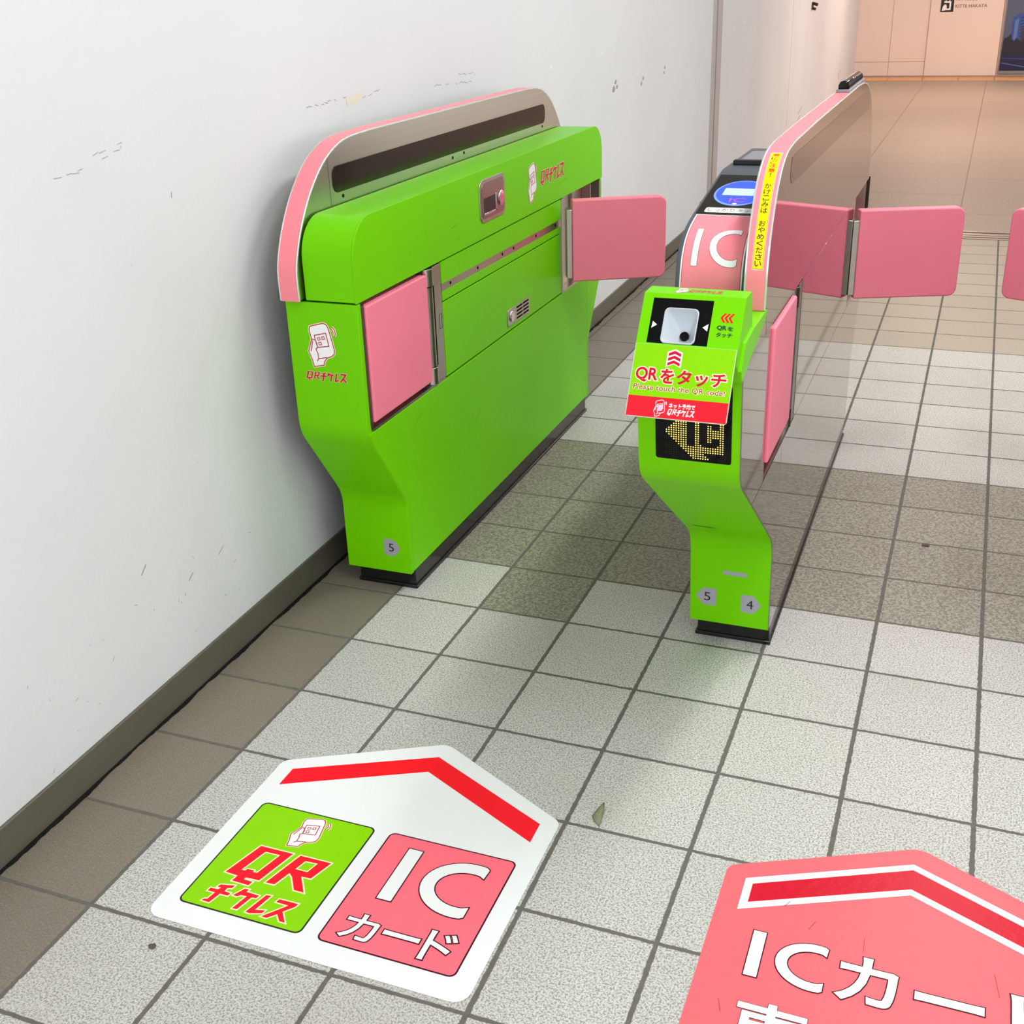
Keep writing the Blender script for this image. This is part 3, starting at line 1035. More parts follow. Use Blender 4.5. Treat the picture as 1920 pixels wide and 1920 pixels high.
    prism(bm, [(1.886, 0.942), (3.066, 0.934), (3.066, 1.0115), (1.886, 1.0115)], XR - 0.046, XR)
    link('centre_panel', bm, GREEN, root)
    bm = bmesh.new()
    prism(bm, [(1.886, 0.917), (3.066, 0.905), (3.066, 0.934), (1.886, 0.942)], XR - 0.046, XR - 0.001)
    strip = link('screw_strip', bm, STEEL, root)
    for y in (1.956, 2.187, 2.418, 2.530, 2.770, 3.000):
        bm = bmesh.new()
        cyl(bm, (XR - 0.002, y, 0.926 - (y - 2.47) * 0.008), (XR, y, 0.926 - (y - 2.47) * 0.008), 0.0055, 12)
        link('screw', bm, GAP, strip)
    # hood
    hp = fillet([(1.3235, 1.0175), (1.3235, 1.243), (3.6265, 1.243), (3.6265, 1.0175)], [0, 0.165, 0.165, 0], 14)
    bm = bmesh.new()
    prism(bm, hp, -0.108, XR - 0.004)
    hood = link('hood', bm, GREEN, root, bevel=0.002)
    bm = bmesh.new()
    prism(bm, offset_poly(hp, 0.0015), XR - 0.0055, XR + 0.0005)
    link('hood_side_sheet', bm, GREEN, root, bevel=0.001)
    # divider panel with pink rim
    dv = [(1.300, 1.0175), (1.300, 1.10), (1.322, 1.165), (1.357, 1.228), (1.411, 1.296), (1.485, 1.360), (1.560, 1.399), (1.650, 1.422), (1.80, 1.4285)]
    dv = smooth(dv, 4)
    dvr = [(4.93 - p[0], p[1]) for p in dv][::-1]
    outline = dv + dvr
    bm = bmesh.new()
    prism(bm, offset_poly(outline, -0.003), -0.172, -0.1145)
    div = link('divider_panel', bm, STEEL, root)
    bm = bmesh.new()
    sweep_strip(bm, outline, -0.1735, -0.1185, -0.003)
    link('pink_rim', bm, PINKF, div)
    for xx in (-0.1185, -0.178):
        bm = bmesh.new()
        sweep_strip(bm, outline, xx, xx + 0.005, -0.006)
        link('edge_trim', bm, EDGE, div, bevel=0.0015)
    bm = bmesh.new()
    prism(bm, fillet([(1.545, 1.276), (3.362, 1.276), (3.362, 1.352), (1.545, 1.352)], 0.028, 8), -0.1150, -0.1125)
    link('sensor_window', bm, SMOKE, div, bevel=0.001)
    for y, z in ((1.60, 1.262), (2.40, 1.262), (2.50, 1.266), (3.33, 1.264)):
        bm = bmesh.new()
        cyl(bm, (-0.1150, y, z), (-0.1135, y, z), 0.0055, 12)
        link('screw', bm, GAP, div)
    bm = bmesh.new()
    box(bm, -0.1148, -0.1140, 1.5255, 1.5275, 1.245, 1.378)
    link('sheet_joint', bm, SLATE, div)
    # latch on the hood side
    L0 = empty('latch', (0, 0, 0), '', ''); del L0['label']; del L0['category']; L0.parent = root
    bm = bmesh.new()
    prism(bm, fillet([(2.222, 1.068), (2.452, 1.068), (2.452, 1.213), (2.222, 1.213)], 0.030, 8), XR, XR + 0.004)
    link('bezel', bm, STEEL, L0, bevel=0.0025, seg=3)
    bm = bmesh.new()
    prism(bm, fillet([(2.236, 1.080), (2.438, 1.080), (2.438, 1.201), (2.236, 1.201)], 0.022, 6), XR + 0.004, XR + 0.0055)
    link('plate', bm, mat('pinkish_satin_steel', (165, 140, 135), rough=0.3, metal=0.9), L0, bevel=0.0012)
    bm = bmesh.new()
    box(bm, XR + 0.0053, XR + 0.0062, 2.250, 2.352, 1.100, 1.150)
    link('finger_slot', bm, BLACK, L0)
    bm = bmesh.new()
    box(bm, XR + 0.0060, XR + 0.0085, 2.250, 2.362, 1.093, 1.100)
    box(bm, XR + 0.0060, XR + 0.0085, 2.353, 2.362, 1.093, 1.155)
    link('pull', bm, CHROME, L0, bevel=0.001)
    bm = bmesh.new()
    cyl(bm, (XR + 0.005, 2.405, 1.130), (XR + 0.011, 2.405, 1.130), 0.026, 24)
    link('lock_barrel', bm, CHROME, L0, bevel=0.004)
    # lock plate with vents
    V0 = bpy.data.objects.new('lock_plate', None); COL.objects.link(V0); V0.parent = root
    bm = bmesh.new()
    prism(bm, fillet([(2.440, 0.650), (2.672, 0.650), (2.672, 0.712), (2.440, 0.712)], 0.008, 3), XR, XR + 0.003)
    link('plate', bm, STEEL, V0, bevel=0.001)
    for r_ in range(4):
        for c_ in range(2):
            bm = bmesh.new()
            box(bm, XR + 0.0028, XR + 0.0036, 2.532 + c_ * 0.068, 2.592 + c_ * 0.068, 0.658 + r_ * 0.0135, 0.6645 + r_ * 0.0135)
            link('vent_slot', bm, GAP, V0)
    bm = bmesh.new()
    cyl(bm, (XR + 0.002, 2.482, 0.682), (XR + 0.008, 2.482, 0.682), 0.021, 24)
    link('lock_barrel', bm, CHROME, V0, bevel=0.004)
    # doors
    stowed_flap(root, XR, 1.364, 1.768, 0.652, 1.000, proud=0.006)
    door_flap(root, 0.080, 3.050, 1, 27, label='padded door swung out across the aisle')
    # stickers
    a = Art()
    icon(a, -0.117, 0.823, 1.20, out=CREAM)
    logo_line(a, -0.134, 0.781, 0.000, 0.808, lvl=3, om=CREAM)
    a.build('logo_sticker', root, lambda u, v, h: (u, 1.3248 - h, v), label='white phone and hand mark over red lettering on the front')
    a = Art()
    icon(a, 2.693, 1.058, 1.28, out=CREAM)
    logo_line(a, 2.828, 1.101, 3.105, 1.156, lvl=3, om=CREAM)
    a.build('logo_sticker', root, lambda u, v, h: (XR + 0.0006 + h, u, v), label='phone mark and red lettering on the hood side')
    a = Art()
    number_tag(a, -0.0394, 0.1248, 0.0205, 0.184, '5', True)
    a.build('number_tag', root, lambda u, v, h: (u, 1.5298 - h, v), label='grey pointed tag reading 5')
    # film scratches
    a = Art()
    for (y, z, dy, dz) in ((1.98, 1.10, .05, .006), (3.0, 1.10, .07, .012), (3.05, 1.075, .09, .01), (2.1, 0.40, .05, .03), (1.63, 0.55, .05, .03), (2.02, 1.055, .03, .004), (3.12, 1.12, .06, .02)):
        a = Art()
        a.line([(y, z), (y + dy, z + dz)], 0.0016, mat('film_scratch', (84, 160, 10), rough=0.5), 1)
        a.build('scratch', root, lambda u, v, h: (XR + 0.0007 + h, u, v))
    return root


# ================================================================ RIGHT GATE
def build_right(full=True, label='', num=None):
    root = empty('ticket_gate', (0, 0, 0), label, 'ticket gate', 'ticket gates')
    XL, XR = 0.979, 1.212
    bm = bmesh.new()
    box(bm, 0.996, XR - 0.001, 1.562, 3.378, 0, 0.068)
    prism(bm, [(1.556, 0), (3.386, 0), (3.386, 0.012), (1.556, 0.012)], 0.990, XR + 0.004)
    link('plinth', bm, PLINTH, root, bevel=0.002)
    fr = [(1.528, 0.066), (1.500, 0.365), (0.925, 0.775), (0.893, 1.030)]
    frf = fillet(fr, [0, 0.13, 0.10, 0], 9, closed=False)
    rr = fillet([(0, 0), (3.600, 1.058), (3.600, 0.615), (3.410, 0.330), (3.410, 0.066), (0, 0)], [0, 0, 0.13, 0.13, 0, 0], 9)[1:-1]
    top = [(0.897, 1.032), (1.15, 1.108), (1.16, 1.058)]
    inset = [(p[0] + 0.003, p[1]) for p in frf]
    # steel body
    bm = bmesh.new()
    prism(bm, inset + [(1.15, 1.104), (1.16, 1.058)] + rr, XL, XR - 0.042)
    link('body', bm, STEELR, root)
    # right side skin around the recess
    def zfront(pts, z):
        for a, b_ in zip(pts, pts[1:]):
            if (a[1] - z) * (b_[1] - z) <= 0 and a[1] != b_[1]:
                return a[0] + (z - a[1]) / (b_[1] - a[1]) * (b_[0] - a[0])
        return pts[-1][0]
    zb = 0.650
    lowp = [p for p in inset if p[1] < zb] + [(zfront(inset, zb), zb)]
    lowr = [(3.600, zb)] + [p for p in rr if p[1] < zb]
    bm = bmesh.new()
    prism(bm, lowp + lowr, XR - 0.042, XR)
    skin = link('side_skin', bm, MIRROR, root, bevel=0.0008)
    up = [(zfront(inset, zb + 0.002), zb + 0.002)] + [p for p in inset if p[1] > zb + 0.002] + [(1.157, 1.108), (1.164, 1.0595), (1.252, 1.0595), (1.252, zb + 0.002)]
    bm = bmesh.new()
    prism(bm, up, XR - 0.042, XR)
    link('side_skin', bm, MIRROR, root, bevel=0.0008)
    bm = bmesh.new()
    prism(bm, [(1.742, zb + 0.002), (3.02, zb + 0.002), (3.02, 1.058), (1.742, 1.058)], XR - 0.042, XR)
    link('side_skin', bm, MIRROR, root, bevel=0.0008)
    bm = bmesh.new()
    prism(bm, [(3.57, zb + 0.002), (3.598, zb + 0.002), (3.598, 1.058), (3.57, 1.058)], XR - 0.042, XR)
    link('side_skin', bm, MIRROR, root, bevel=0.0008)
    bm = bmesh.new()
    box(bm, XR - 0.041, XR - 0.040, 1.254, 1.742, zb, 1.058)
    box(bm, XR - 0.041, XR - 0.003, 1.254, 1.742, zb + 0.0005, zb + 0.004)
    link('recess_liner', bm, STEEL, root)
    bm = bmesh.new()
    box(bm, XR - 0.041, XR - 0.040, 3.02, 3.57, zb, 1.058)
    box(bm, XR - 0.041, XR - 0.003, 3.02, 3.57, zb + 0.0005, zb + 0.004)
    link('recess_liner', bm, STEEL, root)
    # lower joint line of the side skin
    for yy, za, zz, wd in ((1.545, 0.648, 0.075, 0.0016), (1.742, 0.655, 1.055, 0.0016), (1.775, 0.655, 1.055, 0.0010)):
        a = Art()
        a.line([(yy, za), (yy, zz)], wd, SLATE, 1)
        a.build('skin_joint', root, lambda u, v, h: (XR + 0.0002 + h, u, v))
    # hinge column of the stowed door
    bm = bmesh.new()
    box(bm, XR - 0.040, XR - 0.001, 1.690, 1.741, zb + 0.004, 1.052)
    cyl(bm, (XR - 0.018, 1.665, zb + 0.004), (XR - 0.018, 1.665, zb + 0.06), 0.022, 24)
    cyl(bm, (XR - 0.018, 1.665, 0.995), (XR - 0.018, 1.665, 1.052), 0.022, 24)
    link('hinge_column', bm, STEELR, root, bevel=0.001)
    bm = bmesh.new()
    cyl(bm, (XR - 0.018, 1.665, zb + 0.063), (XR - 0.018, 1.665, 0.992), 0.018, 24)
    link('hinge_barrel', bm, SLATE, root)
    bm = bmesh.new()
    cyl(bm, (XR - 0.020, 3.045, zb + 0.004), (XR - 0.020, 3.045, 1.056), 0.019, 24)
    link('hinge_column', bm, STEEL, root)
    bm = bmesh.new()
    box(bm, XR - 0.04, XR - 0.004, 3.44, 3.448, zb + 0.004, 1.056)
    link('recess_rib', bm, STEEL, root)
    # green front cover
    bm = bmesh.new()
    sweep_strip(bm, frf, XL, XR - 0.001, -0.003)
    link('front_cover', bm, GREEN, root)
    bm = bmesh.new()
    sweep_strip(bm, [(p[0] - 0.0006, p[1]) for p in frf], XR - 0.0015, XR + 0.0008, -0.004)
    link('edge_trim', bm, STEELR, root)
    # collar under the scanner head
    bm = bmesh.new()
    prism(bm, [(0.878, 1.030), (0.862, 1.060), (0.900, 1.112), (0.985, 1.120), (1.155, 1.120), (1.155, 1.108), (1.105, 1.093)], XL, XR + 0.0012)
    link('collar', bm, GREEN, root, bevel=0.001)
    # divider panel
    dv = [(1.132, 1.121), (1.135, 1.20), (1.148, 1.265), (1.180, 1.333), (1.226, 1.393), (1.282, 1.430), (1.345, 1.448), (1.44, 1.4555), (1.52, 1.457)]
    tp = [(1.80, 1.4615), (2.80, 1.4665), (2.98, 1.462)]
    rv = [(3.09, 1.450), (3.20, 1.422), (3.29, 1.385), (3.36, 1.335), (3.42, 1.268), (3.47, 1.18), (3.498, 1.065)]
    dv = smooth(dv, 4); rv = smooth(rv, 4)
    outline = dv + tp + rv
    bm = bmesh.new()
    prism(bm, offset_poly(outline + [(3.498, 1.0575), (1.158, 1.0575), (1.150, 1.121)], -0.002), 1.163, XR)
    div = link('divider_panel', bm, MIRROR, root)
    bm = bmesh.new()
    sweep_strip(bm, outline, 1.1645, XR - 0.0045, -0.002)
    link('pink_rim', bm, PINKF, div)
    bm = bmesh.new()
    sweep_strip(bm, [(p[0], p[1]) for p in outline], XR - 0.0045, XR + 0.0005, -0.004)
    link('edge_trim', bm, EDGE, div, bevel=0.001)
    bm = bmesh.new()
    sweep_strip(bm, [(p[0], p[1]) for p in outline], 1.1600, 1.1645, -0.004)
    link('edge_trim', bm, EDGE, div, bevel=0.001)
    bm = bmesh.new()
    prism(bm, fillet([(1.385, 1.360), (3.26, 1.350), (3.26, 1.400), (3.10, 1.425), (1.385, 1.425)], [0.03, 0.02, 0.02, 0.04, 0.02], 6), XR, XR + 0.0006)
    link('sensor_window', bm, SMOKE2, div)
    # beacon on top of the divider
    B0 = bpy.data.objects.new('beacon', None); COL.objects.link(B0); B0.parent = root
    bm = bmesh.new()
    box(bm, 1.166, 1.208, 2.55, 3.00, 1.465, 1.474)
    link('base', bm, GREYP, B0, bevel=0.002)
    bm = bmesh.new()
    pr_ = [(1.170, 1.474), (1.204, 1.474), (1.204, 1.486), (1.199, 1.496), (1.187, 1.500), (1.175, 1.496), (1.170, 1.486)]
    prism(bm, pr_, 2.57, 2.98, 'y')
    link('lens', bm, GLOSSBLK, B0, bevel=0.003)
    # card reader section
    cf = smooth([(1.222, 1.10), (1.224, 1.16), (1.236, 1.206), (1.262, 1.240), (1.300, 1.262), (1.345, 1.276), (1.395, 1.286)], 5)
    ic = [(1.222, 1.05)] + cf + [(1.405, 1.288), (1.70, 1.339), (1.735, 1.343), (2.15, 1.343), (2.30, 1.25), (3.42, 1.25), (3.55, 1.20), (3.595, 1.10), (3.595, 1.05)]
    bm = bmesh.new()
    prism(bm, ic, XL, 1.152)
    link('reader_hood', bm, SLATE, root, bevel=0.003)
    icp = Path([(1.222, 1.05)] + cf + [(1.70, 1.339), (1.735, 1.343), (2.15, 1.343)], 1)
    s0 = icp.l[-5]
    a = Art()
    a.rect(0.990, 0.0, 1.139, s0 - 0.002, WHITEF, 1)
    a.rect(0.9935, 0.0, 1.1355, s0 - 0.0055, REDD, 2)
    a.rect(0.995, 0.0, 1.134, s0 - 0.007, PINKF, 3)
    letters_IC(a, 1.014, icp.s_of_z(1.193), 1.122, icp.s_of_z(1.193) + 0.107, WHITEF, 5, edge=0.0008, em=DKP, iw=0.135, gap=0.36, th=0.155)
    a.build('card_panel', root, icp.f, step=0.008, gap=0.0004, label='pink curved panel reading IC in white')
    a = Art()
    a.rect(0.986, s0 + 0.004, 1.146, s0 + 0.297, GLOSSBLK, 1)
    a.rect(1.004, s0 + 0.014, 1.146, s0 + 0.048, WHITEF, 2, r=0.006)
    a.text('しっかりタッチ', 1.011, s0 + 0.020, 1.134, s0 + 0.042, DGREEN, 3)
    a.disc(1.067, s0 + 0.158, 0.0665, 0.094, BLUEL, 2)
    a.disc(1.067, s0 + 0.160, 0.0615, 0.086, BLUEP, 3)
    a.rect(1.0225, s0 + 0.137, 1.112, s0 + 0.189, SCRN, 4, r=0.002)
    a.text('IC', 1.049, s0 + 0.088, 1.088, s0 + 0.118, mat('magenta_print', (214, 60, 190), rough=0.3), 4)
    a.disc(1.067, s0 + 0.076, 0.006, 0.006, WHITEF, 4, n=12)
    a.build('card_reader', root, icp.f, gap=0.0004, label='black reader with an oval blue lit touch pad')
    a = Art()
    s1 = icp.l[-3]
    a.rect(0.994, s1 + 0.110, 1.146, s1 + 0.205, PINKF, 1)
    a.rect(1.012, s1 + 0.118, 1.146, s1 + 0.190, YELP, 2)
    a.text('カード', 1.020, s1 + 0.128, 1.140, s1 + 0.182, BROWNP, 3, bold=0.02)
    a.rect(0.994, s1 + 0.215, 1.146, s1 + 0.395, GREYP, 1)
    a.build('top_sticker', root, icp.f, gap=0.0004, label='pink and yellow sticker on the top')
    bm = bmesh.new()
    box(bm, 0.992, 1.146, 1.806, 1.832, 1.3425, 1.356)
    link('slot_lip', bm, BLACK, root, bevel=0.003)
    # yellow warning sticker bent round the rim
    rim = Path(dv + tp, 1)
    sA = rim.s_of_z(1.215); sB = sA + 0.305
    a = Art()
    a.rect(1.1755, sA - 0.003, 1.2015, sB + 0.003, WHITEF, 1, r=0.002)
    a.rect(1.1765, sA - 0.001, 1.2005, sB + 0.001, BROWNP, 2, r=0.001)
    a.rect(1.1772, sA, 1.1998, sB, YELP, 3)
    chars = '扉にご注意！ かけこみは おやめください'
    n = len(chars); pitch = (sB - sA - 0.008) / n
    for k, ch in enumerate(chars):
        if ch == ' ':
            continue
        c = sB - 0.004 - pitch * (k + 0.5)
        wd = 0.0075 if ch != '！' else 0.0012
        a.text(ch, 1.1885 - wd, c - pitch * 0.42, 1.1885 + wd, c + pitch * 0.42, REDP if ch in '扉注意' else BLKP, 4, bold=0.008)
    a.build('warning_sticker', div, rim.f, step=0.008, gap=0.0003, label='yellow vertical warning sticker')
    # scanner head
    HX0, HX1 = 0.988, 1.207
    A_ = Vector((0.918, 1.203)); B_ = Vector((0.850, 1.110))
    dd = (B_ - A_).normalized(); nn = Vector((dd.y, -dd.x))   # outward towards the viewer
    if nn.x > 0:
        nn = -nn
    H0 = bpy.data.objects.new('scanner_head', None); COL.objects.link(H0); H0.parent = root
    prof = [(0.918, 1.203), (0.850, 1.110), (0.846, 1.075), (0.880, 1.032), (0.99, 1.100), (1.003, 1.122), (0.976, 1.203)]
    bm = bmesh.new()
    prism(bm, prof, HX0, HX1, 'x', skip=(0,))
    def fp(u, v, h=0.0):
        q = A_ + dd * v + nn * h
        return (u, q.x, q.y)
    LEN = (B_ - A_).length
    wx0, wx1, wv0, wv1 = 1.0100, 1.1405, 0.0105, 0.1125
    for (x0, x1, v0, v1) in ((HX0, HX1, 0, wv0), (HX0, HX1, wv1, LEN), (HX0, wx0, wv0, wv1), (wx1, HX1, wv0, wv1)):
        bm.faces.new([bm.verts.new(fp(*q)) for q in ((x0, v0), (x1, v0), (x1, v1), (x0, v1))])
    for q in (((wx0, wv0), (wx1, wv0)), ((wx1, wv0), (wx1, wv1)), ((wx1, wv1), (wx0, wv1)), ((wx0, wv1), (wx0, wv0))):
        (a1, b1), (a2, b2) = q
        bm.faces.new([bm.verts.new(p) for p in (fp(a1, b1), fp(a2, b2), fp(a2, b2, -0.034), fp(a1, b1, -0.034))])
    link('housing', bm, GREEN, H0, smooth=False)
    # window plate with the bowl let in
    bm = bmesh.new()
    bx0, bx1, bv0, bv1 = 1.0390, 1.1130, 0.0315, 0.1115
    rr_ = fillet([(bx0, bv0), (bx1, bv0), (bx1, bv1), (bx0, bv1)], 0.011, 6)
    loops = [[Vector((x, y, 0)) for x, y in ((wx0, wv0), (wx1, wv0), (wx1, wv1), (wx0, wv1))], [Vector((p[0], p[1], 0)) for p in rr_]]
    allp = [p for l in loops for p in l]
    vv = [bm.verts.new(fp(p.x, p.y, -0.0015)) for p in allp]
    for t in tessellate_polygon(loops):
        bm.faces.new([vv[q] for q in t])
    link('window', bm, GLOSSBLK, H0, smooth=False)
    bm = bmesh.new()
    cx, cv = 1.0835, 0.0840
    rings = []
    for (sc_, off, h) in ((1.0, 0, 0.0012), (0.955, 0, 0.0020), (0.92, 0, 0.0006), (0.88, 0.02, -0.003), (0.235, 1.0, -0.030)):
        ring = []
        for p in rr_:
            mx_, mv_ = (bx0 + bx1) / 2, (bv0 + bv1) / 2
            ox = mx_ + (cx - mx_) * off; ov = mv_ + (cv - mv_) * off
            ring.append(bm.verts.new(fp(ox + (p[0] - mx_) * sc_, ov + (p[1] - mv_) * sc_, h)))
        rings.append(ring)
    base = [bm.verts.new(fp(p[0], p[1], -0.002)) for p in rr_]
    rings = [base] + rings
    for r1, r2 in zip(rings, rings[1:]):
        for k in range(len(r1)):
            bm.faces.new((r1[k], r1[(k + 1) % len(r1)], r2[(k + 1) % len(r2)], r2[k]))
    bm.faces.new(rings[-1])
    link('scan_bowl', bm, BOWL, H0, angle=50)
    bm = bmesh.new()
    cyl(bm, fp(cx, cv, -0.031), fp(cx, cv, -0.024), 0.0100, 24)
    link('scan_lens', bm, GLOSSBLK, H0, bevel=0.001)
    if full:
        fpd = lambda u, v, h: fp(u, -v, h + 0.0002)
        for tri in ([(1.0165, -0.0635), (1.0265, -0.0711), (1.0150, -0.0790)], [(1.1362, -0.0622), (1.1248, -0.0708), (1.1355, -0.0788)]):
            a = Art()
            a.poly(tri, WHITEF, 1)
            a.build('pointer_mark', H0, lambda u, v, h: fp(u, -v, h - 0.0012))
        a = Art()
        for k in range(3):
            x = 1.1590 + k * 0.0085
            a.poly([(x, -0.0468), (x + 0.0080, -0.0368), (x + 0.0128, -0.0368), (x + 0.0050, -0.0470), (x + 0.0118, -0.0572), (x + 0.0070, -0.0572)], REDP, 1)
        a.text('QR', 1.1550, -0.0755, 1.1758, -0.0640, DGREEN, 1, bold=0.045)
        a.text('を', 1.1775, -0.0748, 1.1900, -0.0655, DGREEN, 1, bold=0.03)
        a.text('タッチ', 1.1555, -0.0900, 1.1895, -0.0795, DGREEN, 1, bold=0.03)
        a.build('guide_lettering', H0, fpd, label='red arrows over dark green writing')
        a = Art()
        icon(a, 1.050, 0.004, 0.36, lvl=1, out=CREAM)
        logo_line(a, 1.078, 0.014, 1.150, 0.034, lvl=2, om=CREAM)
        a.build('logo_sticker', H0, lambda u, v, h: (u, 0.921 + v * 1.1, 1.2032 + h))
    # acrylic sign hanging from the head
    C_ = Vector((0.8485, 1.1105)); D_ = Vector((0.7670, 0.9745))
    d2 = (D_ - C_).normalized(); n2 = Vector((d2.y, -d2.x))
    if n2.x > 0:
        n2 = -n2
    SL = (D_ - C_).length
    def sf(u, v, h=0.0):      # v negative downwards
        q = C_ + d2 * (-v) + n2 * h
        return (u, q.x, q.y)
    bm = bmesh.new()
    pts = fillet([(0.9885, 0.0), (1.2050, 0.0), (1.2050, -SL), (0.9885, -SL)], [0, 0, 0.006, 0.006], 5)
    F1 = [bm.verts.new(sf(p[0], p[1], 0.0)) for p in pts]; F2 = [bm.verts.new(sf(p[0], p[1], -0.0025)) for p in pts]
    bm.faces.new(F1); bm.faces.new(F2[::-1])
    for k in range(len(pts)):
        bm.faces.new((F1[k], F1[(k + 1) % len(pts)], F2[(k + 1) % len(pts)], F2[k]))
    sign = link('sign_board', bm, mat('clear_edge_acrylic', (205, 220, 200), rough=0.15, spec=0.6), root)
    if full:
        sign['label'] = 'tilted green and red sign reading Please touch the QR code'
        a = Art()
        a.rect(0.9900, -0.1130, 1.2035, -0.0005, GREEN2, 1)
        a.rect(0.9900, -SL + 0.0015, 1.2035, -0.1130, BANDR, 1, r=0.0)
        chevrons(a, 1.0765, -0.0280, 0.0270, 0.0330, REDD, 3, out=WHITEF)
        kw = dict(outline=0.055, om=CREAM)
        a.text('QR', 0.9985, -0.0830, 1.0470, -0.0510, REDD, 3, bold=0.03, **kw)
        a.text('を', 1.0520, -0.0830, 1.0820, -0.0510, REDD, 3, bold=0.03, **kw)
        a.text('タッチ', 1.0870, -0.0835, 1.1925, -0.0515, REDD, 3, bold=0.03, **kw)
        a.text('Please touch the QR code!', 0.9975, -0.1015, 1.1930, -0.0875, BROWNP, 3, bold=0.012, outline=0.05, om=CREAM, spacing=1.02)
        icon(a, 1.049, -0.1545, 0.33, lvl=2, fill=BANDR, line_=WHITEF, lw=0.0034)
        a.poly([(1.0575, -0.1430), (1.0668, -0.1410), (1.0680, -0.1300), (1.0590, -0.1310)], mat('pale_pink_print', (250, 190, 225), rough=0.4), 4)
        a.text('ネット予約で', 1.0795, -0.1345, 1.1360, -0.1232, WHITEF, 3, bold=0.03)
        logo_line(a, 1.0780, -0.1500, 1.1360, -0.1362, lvl=3, m=WHITEF)
        a.build('sign_print', sign, lambda u, v, h: sf(u, v, h + 0.0002), gap=0.00015)
    # LED display in the front cover
    fpth = Path(frf, 1)
    def ff(u, v, h):   # v = world height
        p, n_ = fpth.at(fpth.s_of_z(v))
        if n_.x > 0:
            n_ = -n_
        q = p + n_ * h
        return (u, q.x, q.y)
    D0 = bpy.data.objects.new('led_display', None); COL.objects.link(D0); D0.parent = root
    a = Art()
    a.poly(fillet([(1.0195, 0.8245), (1.1915, 0.8245), (1.1915, 1.015), (1.0195, 1.015)], 0.006, 4), GLOSSBLK, 2)
    a.build('screen', D0, ff, step=0.02)
    lit = {0: [(0, 1)], 1: [(-1, 2)], 2: [(-2, 3)], 3: [(-3, 4)], 4: [(-4, 5)], 5: [(-5, 6)], 6: [(-5, 7)], 7: [(-5, 8)], 8: [(-5, 9)],
           9: [(7, 10)], 10: [(7, 11)], 11: [(7, 12)], 12: [(-5, 12)], 13: [(-5, 12)], 14: [(-5, -5), (6, 12)], 15: [(7, 12)], 16: [(7, 9), (11, 12)],
           17: [(-3, 4), (7, 9), (12, 12)], 18: [(-3, 4), (7, 9)], 19: [(-1, 2), (7, 9)], 20: [(-1, 2), (7, 9)], 21: [(-5, -5), (-1, 2), (6, 9)],
           22: [(-5, 9)], 23: [(-5, 9)]}
    a = Art(); b_ = Art()
    for c in range(0, 25):
        for r in range(-7, 13):
            on = any(lo <= r <= hi for lo, hi in lit.get(c, ()))
            x = 1.0450 + c * 0.00553; z = 0.8985 - r * 0.00548 + c * 0.00003
            (a if on else b_).disc(x, z, 0.00150 if on else 0.0009, 0.00150 if on else 0.0009, LED if on else LEDOFF, 4 if on else 3, n=8)
    if full:
        o = a.build('lit_dots', D0, ff, label='yellow lit dots forming an arrow'); o['kind'] = 'stuff'
        o = b_.build('unlit_dots', D0, ff); o['kind'] = 'stuff'
        a = Art()
        number_tag(a, 0.9964, 0.1243, 1.0565, 0.1842, '5', False)
        a.build('number_tag', root, ff, label='grey tag reading 5 pointing left')
        a = Art()
        number_tag(a, 1.1292, 0.1160, 1.1884, 0.1772, '4', True)
        a.build('number_tag', root, ff, label='grey tag reading 4 pointing right')
        a = Art()
        a.poly([(1.075, 0.2375), (1.144, 0.2375), (1.144, 0.2515), (1.075, 0.2515)], TAG, 1)
        a.build('tape', root, ff, label='small strip of grey tape')
    a = Art()
    a.poly([(1.008, 0.4300), (1.070, 0.4300), (1.064, 0.4380), (1.002, 0.4380)], mat('shaded_green_slot', (60, 130, 10), rough=0.6), 1)
    a.build('slot', root, ff)
    # doors
    stowed_flap(root, XR, 1.258, 1.595, 0.700, 1.048, proud=0.008, x_depth=0.036)
    door_flap(root, XR - 0.0095, 3.042, 1, 21, label='padded door swung out to the right')
    door_flap(root, XL - 0.001, 3.03, -1, 24, label='padded door swung out to the left')
    return root


gate_l = build_left()
gate_r = build_right(True, 'stainless ticket gate with the tilted QR touch sign and lime front, marked 5 and 4')
gate_3 = build_right(False, 'ticket gate past the right edge, only its pink door reaching into view')
gate_3.location.x = 1.157

# ================================================================ FLOOR STICKERS
a = Art()
outl = fillet([(0.130, 0.017), (0.889, 0.017), (0.889, 0.594), (0.508, 0.795), (0.130, 0.594)], [0.035, 0.035, 0.03, 0.045, 0.03], 6)
a.poly(outl, WHITES, 1)
a.poly([(0.172, 0.503), (0.508, 0.671), (0.845, 0.505), (0.845, 0.573), (0.508, 0.736), (0.172, 0.570)], REDP, 2)
a.rect(0.1745, 0.0735, 0.4845, 0.4325, BLKP, 2, r=0.016)
a.rect(0.1785, 0.0775, 0.4805, 0.4285, mat('lime_floor_print', (138, 212, 0), rough=0.42, spec=0.15, nscale=20, namt=0.05), 3, r=0.013)
a.rect(0.5225, 0.0735, 0.8425, 0.4325, DKP, 2, r=0.016)
a.rect(0.5262, 0.0772, 0.8388, 0.4288, PINKS, 3, r=0.013)
for key in G:
    T = lambda p: (p[0] + 0.200, p[1] + 0.080)
    o_, h_ = G[key]
    if h_:
        a.poly([T(p) for p in offset_poly(o_, 0.0035)], CREAM, 4, holes=[[T(p) for p in offset_poly(h_, -0.0030)]])
    else:
        a.poly([T(p) for p in offset_poly(o_, 0.0032)], CREAM, 4)
    a.poly([T(p) for p in o_], REDP, 5, holes=[[T(p) for p in h_]] if h_ else ())
icon(a, 0.300, 0.309, 1.0, lvl=4, out=CREAM)
